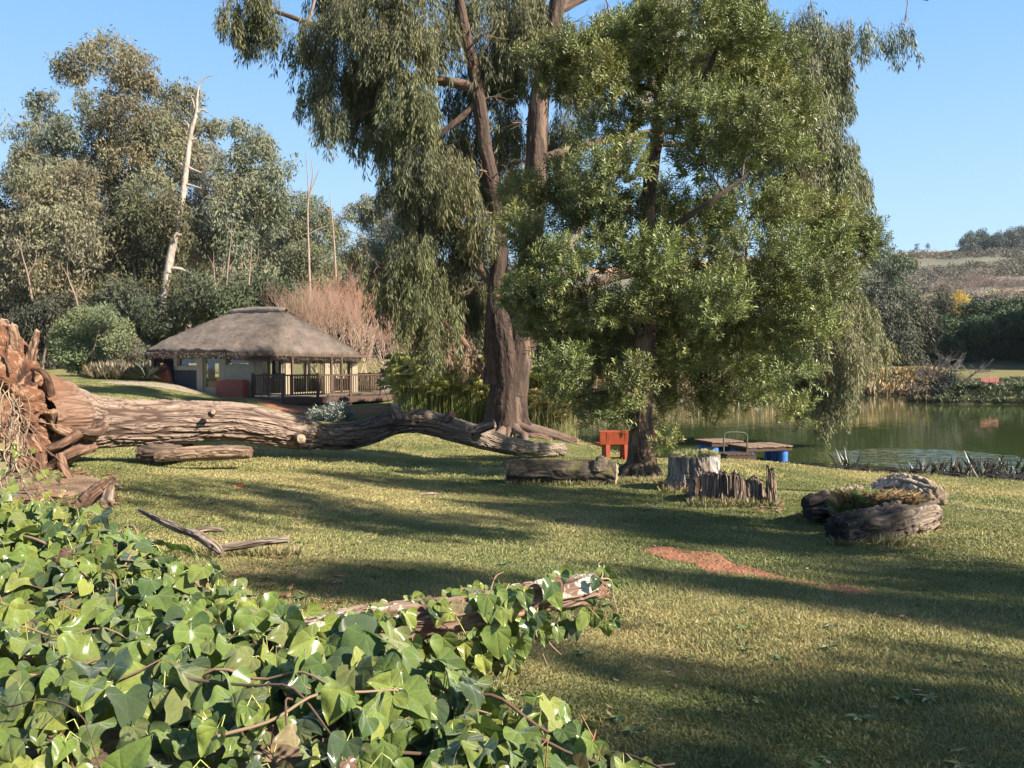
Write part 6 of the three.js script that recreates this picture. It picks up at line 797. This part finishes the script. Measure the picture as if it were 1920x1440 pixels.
  part(bg, 'branch', barkTube({ pts: [B0.clone().add(v3(-0.35, -0.05, 0.25)), B0, B1, B2, B3], rad: [0.06, 0.06, 0.057, 0.054, 0.05], along: 260, around: 120, fiss: 0.013, fA: 48, fL: 5, lump: 0.14, lumpF: 14, seed: 8, plate: [0.25, 0.17, 0.125], crack: [0.12, 0.065, 0.045], capB: { color: [0.30, 0.175, 0.11], bulge: 0.06, rough: 1.5 }, tint: (c, o, d, t) => { const k = 0.6 * fbm(o.x * 20, o.y * 20, o.z * 20, 2) + 0.4 * fbm(o.x * 90, o.y * 90, o.z * 90, 2); return d.y > 0.0 && k + (t > 0.8 ? 0.1 : t < 0.3 ? 0.03 : -0.06) > 0.56 ? mix3(c, [0.46, 0.48, 0.40], 0.8) : c; } }), M.bark);
  for (let i = 0; i < 7; i++) { const a = rr(-1, 1), p = B3.clone().add(v3(-0.05, a * 0.03 - 0.01, rr(-0.03, 0.03))), q = p.clone().add(v3(rr(0.06, 0.12), rr(-0.02, 0.01), rr(-0.02, 0.03))); part(bg, 'splinter', barkTube({ pts: [p, p.clone().lerp(q, 0.5), q], rad: [0.014, 0.01, 0.003], along: 10, around: 8, fiss: 0.002, seed: i, plate: [0.34, 0.2, 0.12], crack: [0.2, 0.1, 0.06] }), M.bark); }
  { const p = at(905, 1165, 2.58), q = at(985, 1150, 2.63); part(bg, 'torn_bark', barkTube({ pts: [p, p.clone().lerp(q, 0.5), q], rad: [0.006, 0.012, 0.006], along: 20, around: 10, fiss: 0.003, plate: [0.55, 0.36, 0.2] }), M.bark); }
}
// dry creepers hanging on the root plate
{
  const g = thing('dry_creeper', 'tangle of pale dry creeper stems hanging over the root plate at the left edge', 'creeper', at(40, 880, 8));
  for (let k = 0; k < 70; k++) { const px = rr(-40, 45), py = rr(705, 860), D = rr(8.4, 10.4), pts = []; let x = px, y = py; const ex = px + rr(-70, 120), ey = py + rr(40, 190); for (let i = 0; i <= 6; i++) { const f = i / 6; const q = at(lerp(x, ex, f * f) + rr(-14, 14), lerp(y, ey, f) + rr(-10, 10), D - f * rr(0.2, 1.6)); q.y = Math.max(q.y, groundY(q.x, q.z) + 0.03); pts.push(q); } const s = new GB(), w = rr(0.004, 0.011), cv = new THREE.CatmullRomCurve3(pts).getPoints(24); s.tube(cv, cv.map((_, i) => w * (1 - i / 40)), 6, jitter(pick([[0.33, 0.25, 0.165], [0.26, 0.185, 0.12], [0.2, 0.12, 0.075]]), 0.2)); part(g, 'stem', s.geo(), M.twig); }
}
// heap of soil and chips in front of the root plate
{ const q = onGround(60, 905); patch('soil_heap', q.x, q.z + 0.5, 1.25, 1.0, 0.2, 0.05, (x, z) => mul3(mix3([0.16, 0.085, 0.05], [0.30, 0.20, 0.125], vn(x * 5, z * 5)), 0.8 + 0.4 * vn(x * 17, z * 17)), soilMat); }
// broken pieces of wood between the ivy and the lawn
{
  const wp = { plate: [0.32, 0.25, 0.195], crack: [0.10, 0.065, 0.045], fA: 22, fL: 2.5 };
  const piece = (label, list, D, o = {}, parts = []) => { const P = list.map((a) => at(a[0], a[1], D + (a[3] ?? 0))), g = thing('broken_branch', label, 'branch', P[0]); part(g, 'wood', barkTube({ pts: P, rad: list.map((a) => (a[2] * D) / F), along: 70, around: 30, fiss: 0.01, seed: list[0][0], ...wp, capA: { color: [0.45, 0.33, 0.22] }, capB: { color: [0.45, 0.33, 0.22] }, ...o }), M.bark); for (const p of parts) part(g, 'fork', barkTube({ pts: p.map((a) => at(a[0], a[1], D + (a[3] ?? 0))), rad: p.map((a) => (a[2] * D) / F), along: 40, around: 20, fiss: 0.008, seed: p[0][0], ...wp, capA: { color: [0.4, 0.28, 0.18] }, capB: { color: [0.5, 0.38, 0.27] } }), M.bark); };
  piece('weathered forked branch lying on the lawn edge beside the ivy', [[262, 958, 6, .5], [300, 975, 7, .3], [340, 993, 8, .15], [380, 1010, 9], [405, 1028, 8, -.1], [418, 1040, 5, -.15]], 4.4, {}, [[[405, 1030, 9], [440, 1025, 8.5], [490, 1016, 7.5], [540, 1011, 6]], [[355, 1000, 5, .1], [380, 992, 7, .15], [405, 992, 6, .2], [422, 997, 2, .2]]]);
  piece('short thick slab of torn reddish wood standing behind the ivy tips', [[150, 948, 13], [170, 930, 14], [190, 915, 13], [207, 903, 9], [216, 895, 4]], 5.4, { plate: [0.26, 0.15, 0.095], crack: [0.09, 0.045, 0.03] }, [[[200, 945, 12, -.1], [205, 920, 10], [212, 898, 4]]]);
  const q = onGround(500, 1075); patch('bare_earth', q.x, q.z, 0.42, 0.2, 0.5, 0.004, (x, z) => mul3([0.30, 0.20, 0.12], 0.8 + 0.4 * vn(x * 15, z * 15)), soilMat);
}

{ // rough grass at the feet of logs and stumps, and litter of bark and chips
  R = rng(1111); const l = [], add = (x0, x1, y, n, s0, s1) => { for (let i = 0; i < n; i++) { const p = onGround(rr(x0, x1), y + rr(-5, 5)); l.push({ p, q: spinQ(rr(0, 6.28)), s: rr(s0, s1), c: jitter(mix3([0.15, 0.185, 0.05], [0.36, 0.29, 0.13], R()), 0.25) }); } };
  add(955, 1150, 908, 90, 0.7, 1.4); add(1150, 1250, 905, 60, 0.6, 1.3); add(1245, 1350, 921, 70, 0.7, 1.5); add(1300, 1460, 948, 110, 0.7, 1.6); add(1560, 1700, 1020, 90, 0.6, 1.3); add(1690, 1760, 990, 60, 0.6, 1.3); add(1505, 1570, 978, 40, 0.6, 1.2); add(290, 470, 866, 70, 0.6, 1.2); add(880, 1020, 818, 60, 1, 2.2); add(260, 560, 1040, 110, 0.5, 1.0); add(590, 760, 836, 50, 0.7, 1.3);
  instances(stuff('rough_grass', 'longer rough grass at the feet of the logs and stumps', 'grass'), 'blades', bladeTuft(16, 0.11, 0.008, 0.06, 1.1), reedMat, l);
  const b = new GB(); b.leaf(v3(0, 0, -0.5), v3(0, 0.05, 1).normalize(), v3(1, 0, 0.1).normalize(), 1, 0.3, ONE); b.tube([v3(0.2, 0.02, -0.4), v3(0.15, 0.05, 0.5)], [0.05, 0.02], 4, [0.8, 0.7, 0.6]); const c = [], chips = (x0, x1, y0, y1, n, s) => { for (let i = 0; i < n; i++) { const p = onGround(rr(x0, x1), rr(y0, y1)); p.y += 0.03; c.push({ p, q: spinQ(rr(0, 6.28), rr(-0.2, 0.2), rr(-0.2, 0.2)), s: s * rr(0.4, 1.3), c: jitter(pick([[0.30, 0.16, 0.09], [0.40, 0.29, 0.19], [0.22, 0.13, 0.09]]), 0.25) }); } };
  const wl = []; for (let i = 0; i < 170; i++) { const D = 2.6 + 13 * R() * R(), x = rr(-0.7, 0.75) * D; if (soilDist(x, -D) < 0.1) continue; wl.push({ p: v3(x, groundY(x, -D) + 0.012, -D), q: spinQ(rr(0, 6.28)), s: rr(0.5, 1.2), c: jitter(pick([[0.10, 0.17, 0.04], [0.14, 0.20, 0.06], [0.20, 0.22, 0.07]]), 0.25) }); }
  const wb = new GB(); for (let i = 0; i < 9; i++) { const a = i * 0.7 + rr(-0.2, 0.2), d = v3(Math.cos(a), rr(0.12, 0.6), Math.sin(a)).normalize(); wb.leaf(v3(0, 0.005, 0), d, v3(-Math.sin(a), 0, Math.cos(a)), rr(0.04, 0.085), 0.02, jitter(ONE, 0.2), 0.2); } instances(stuff('lawn_weeds', 'small broad-leaved weeds dotted through the lawn', 'weeds'), 'leaves', wb.geo(), farLeaf, wl);
  chips(20, 230, 880, 950, 170, 0.16); chips(1400, 1470, 935, 965, 50, 0.09); chips(380, 640, 1020, 1150, 120, 0.07); chips(1600, 1780, 985, 1030, 40, 0.08); chips(200, 900, 860, 1000, 60, 0.09);
  instances(stuff('wood_litter', 'chips of bark and broken twigs scattered round the logs and the root plate', 'wood chips'), 'chips', b.geo(), M.twig, c);
}
scene.fog = new THREE.FogExp2(new THREE.Color().setRGB(0.62, 0.72, 0.85), 0.00009);
scene.updateMatrixWorld(true);
renderer.render(scene, camera);
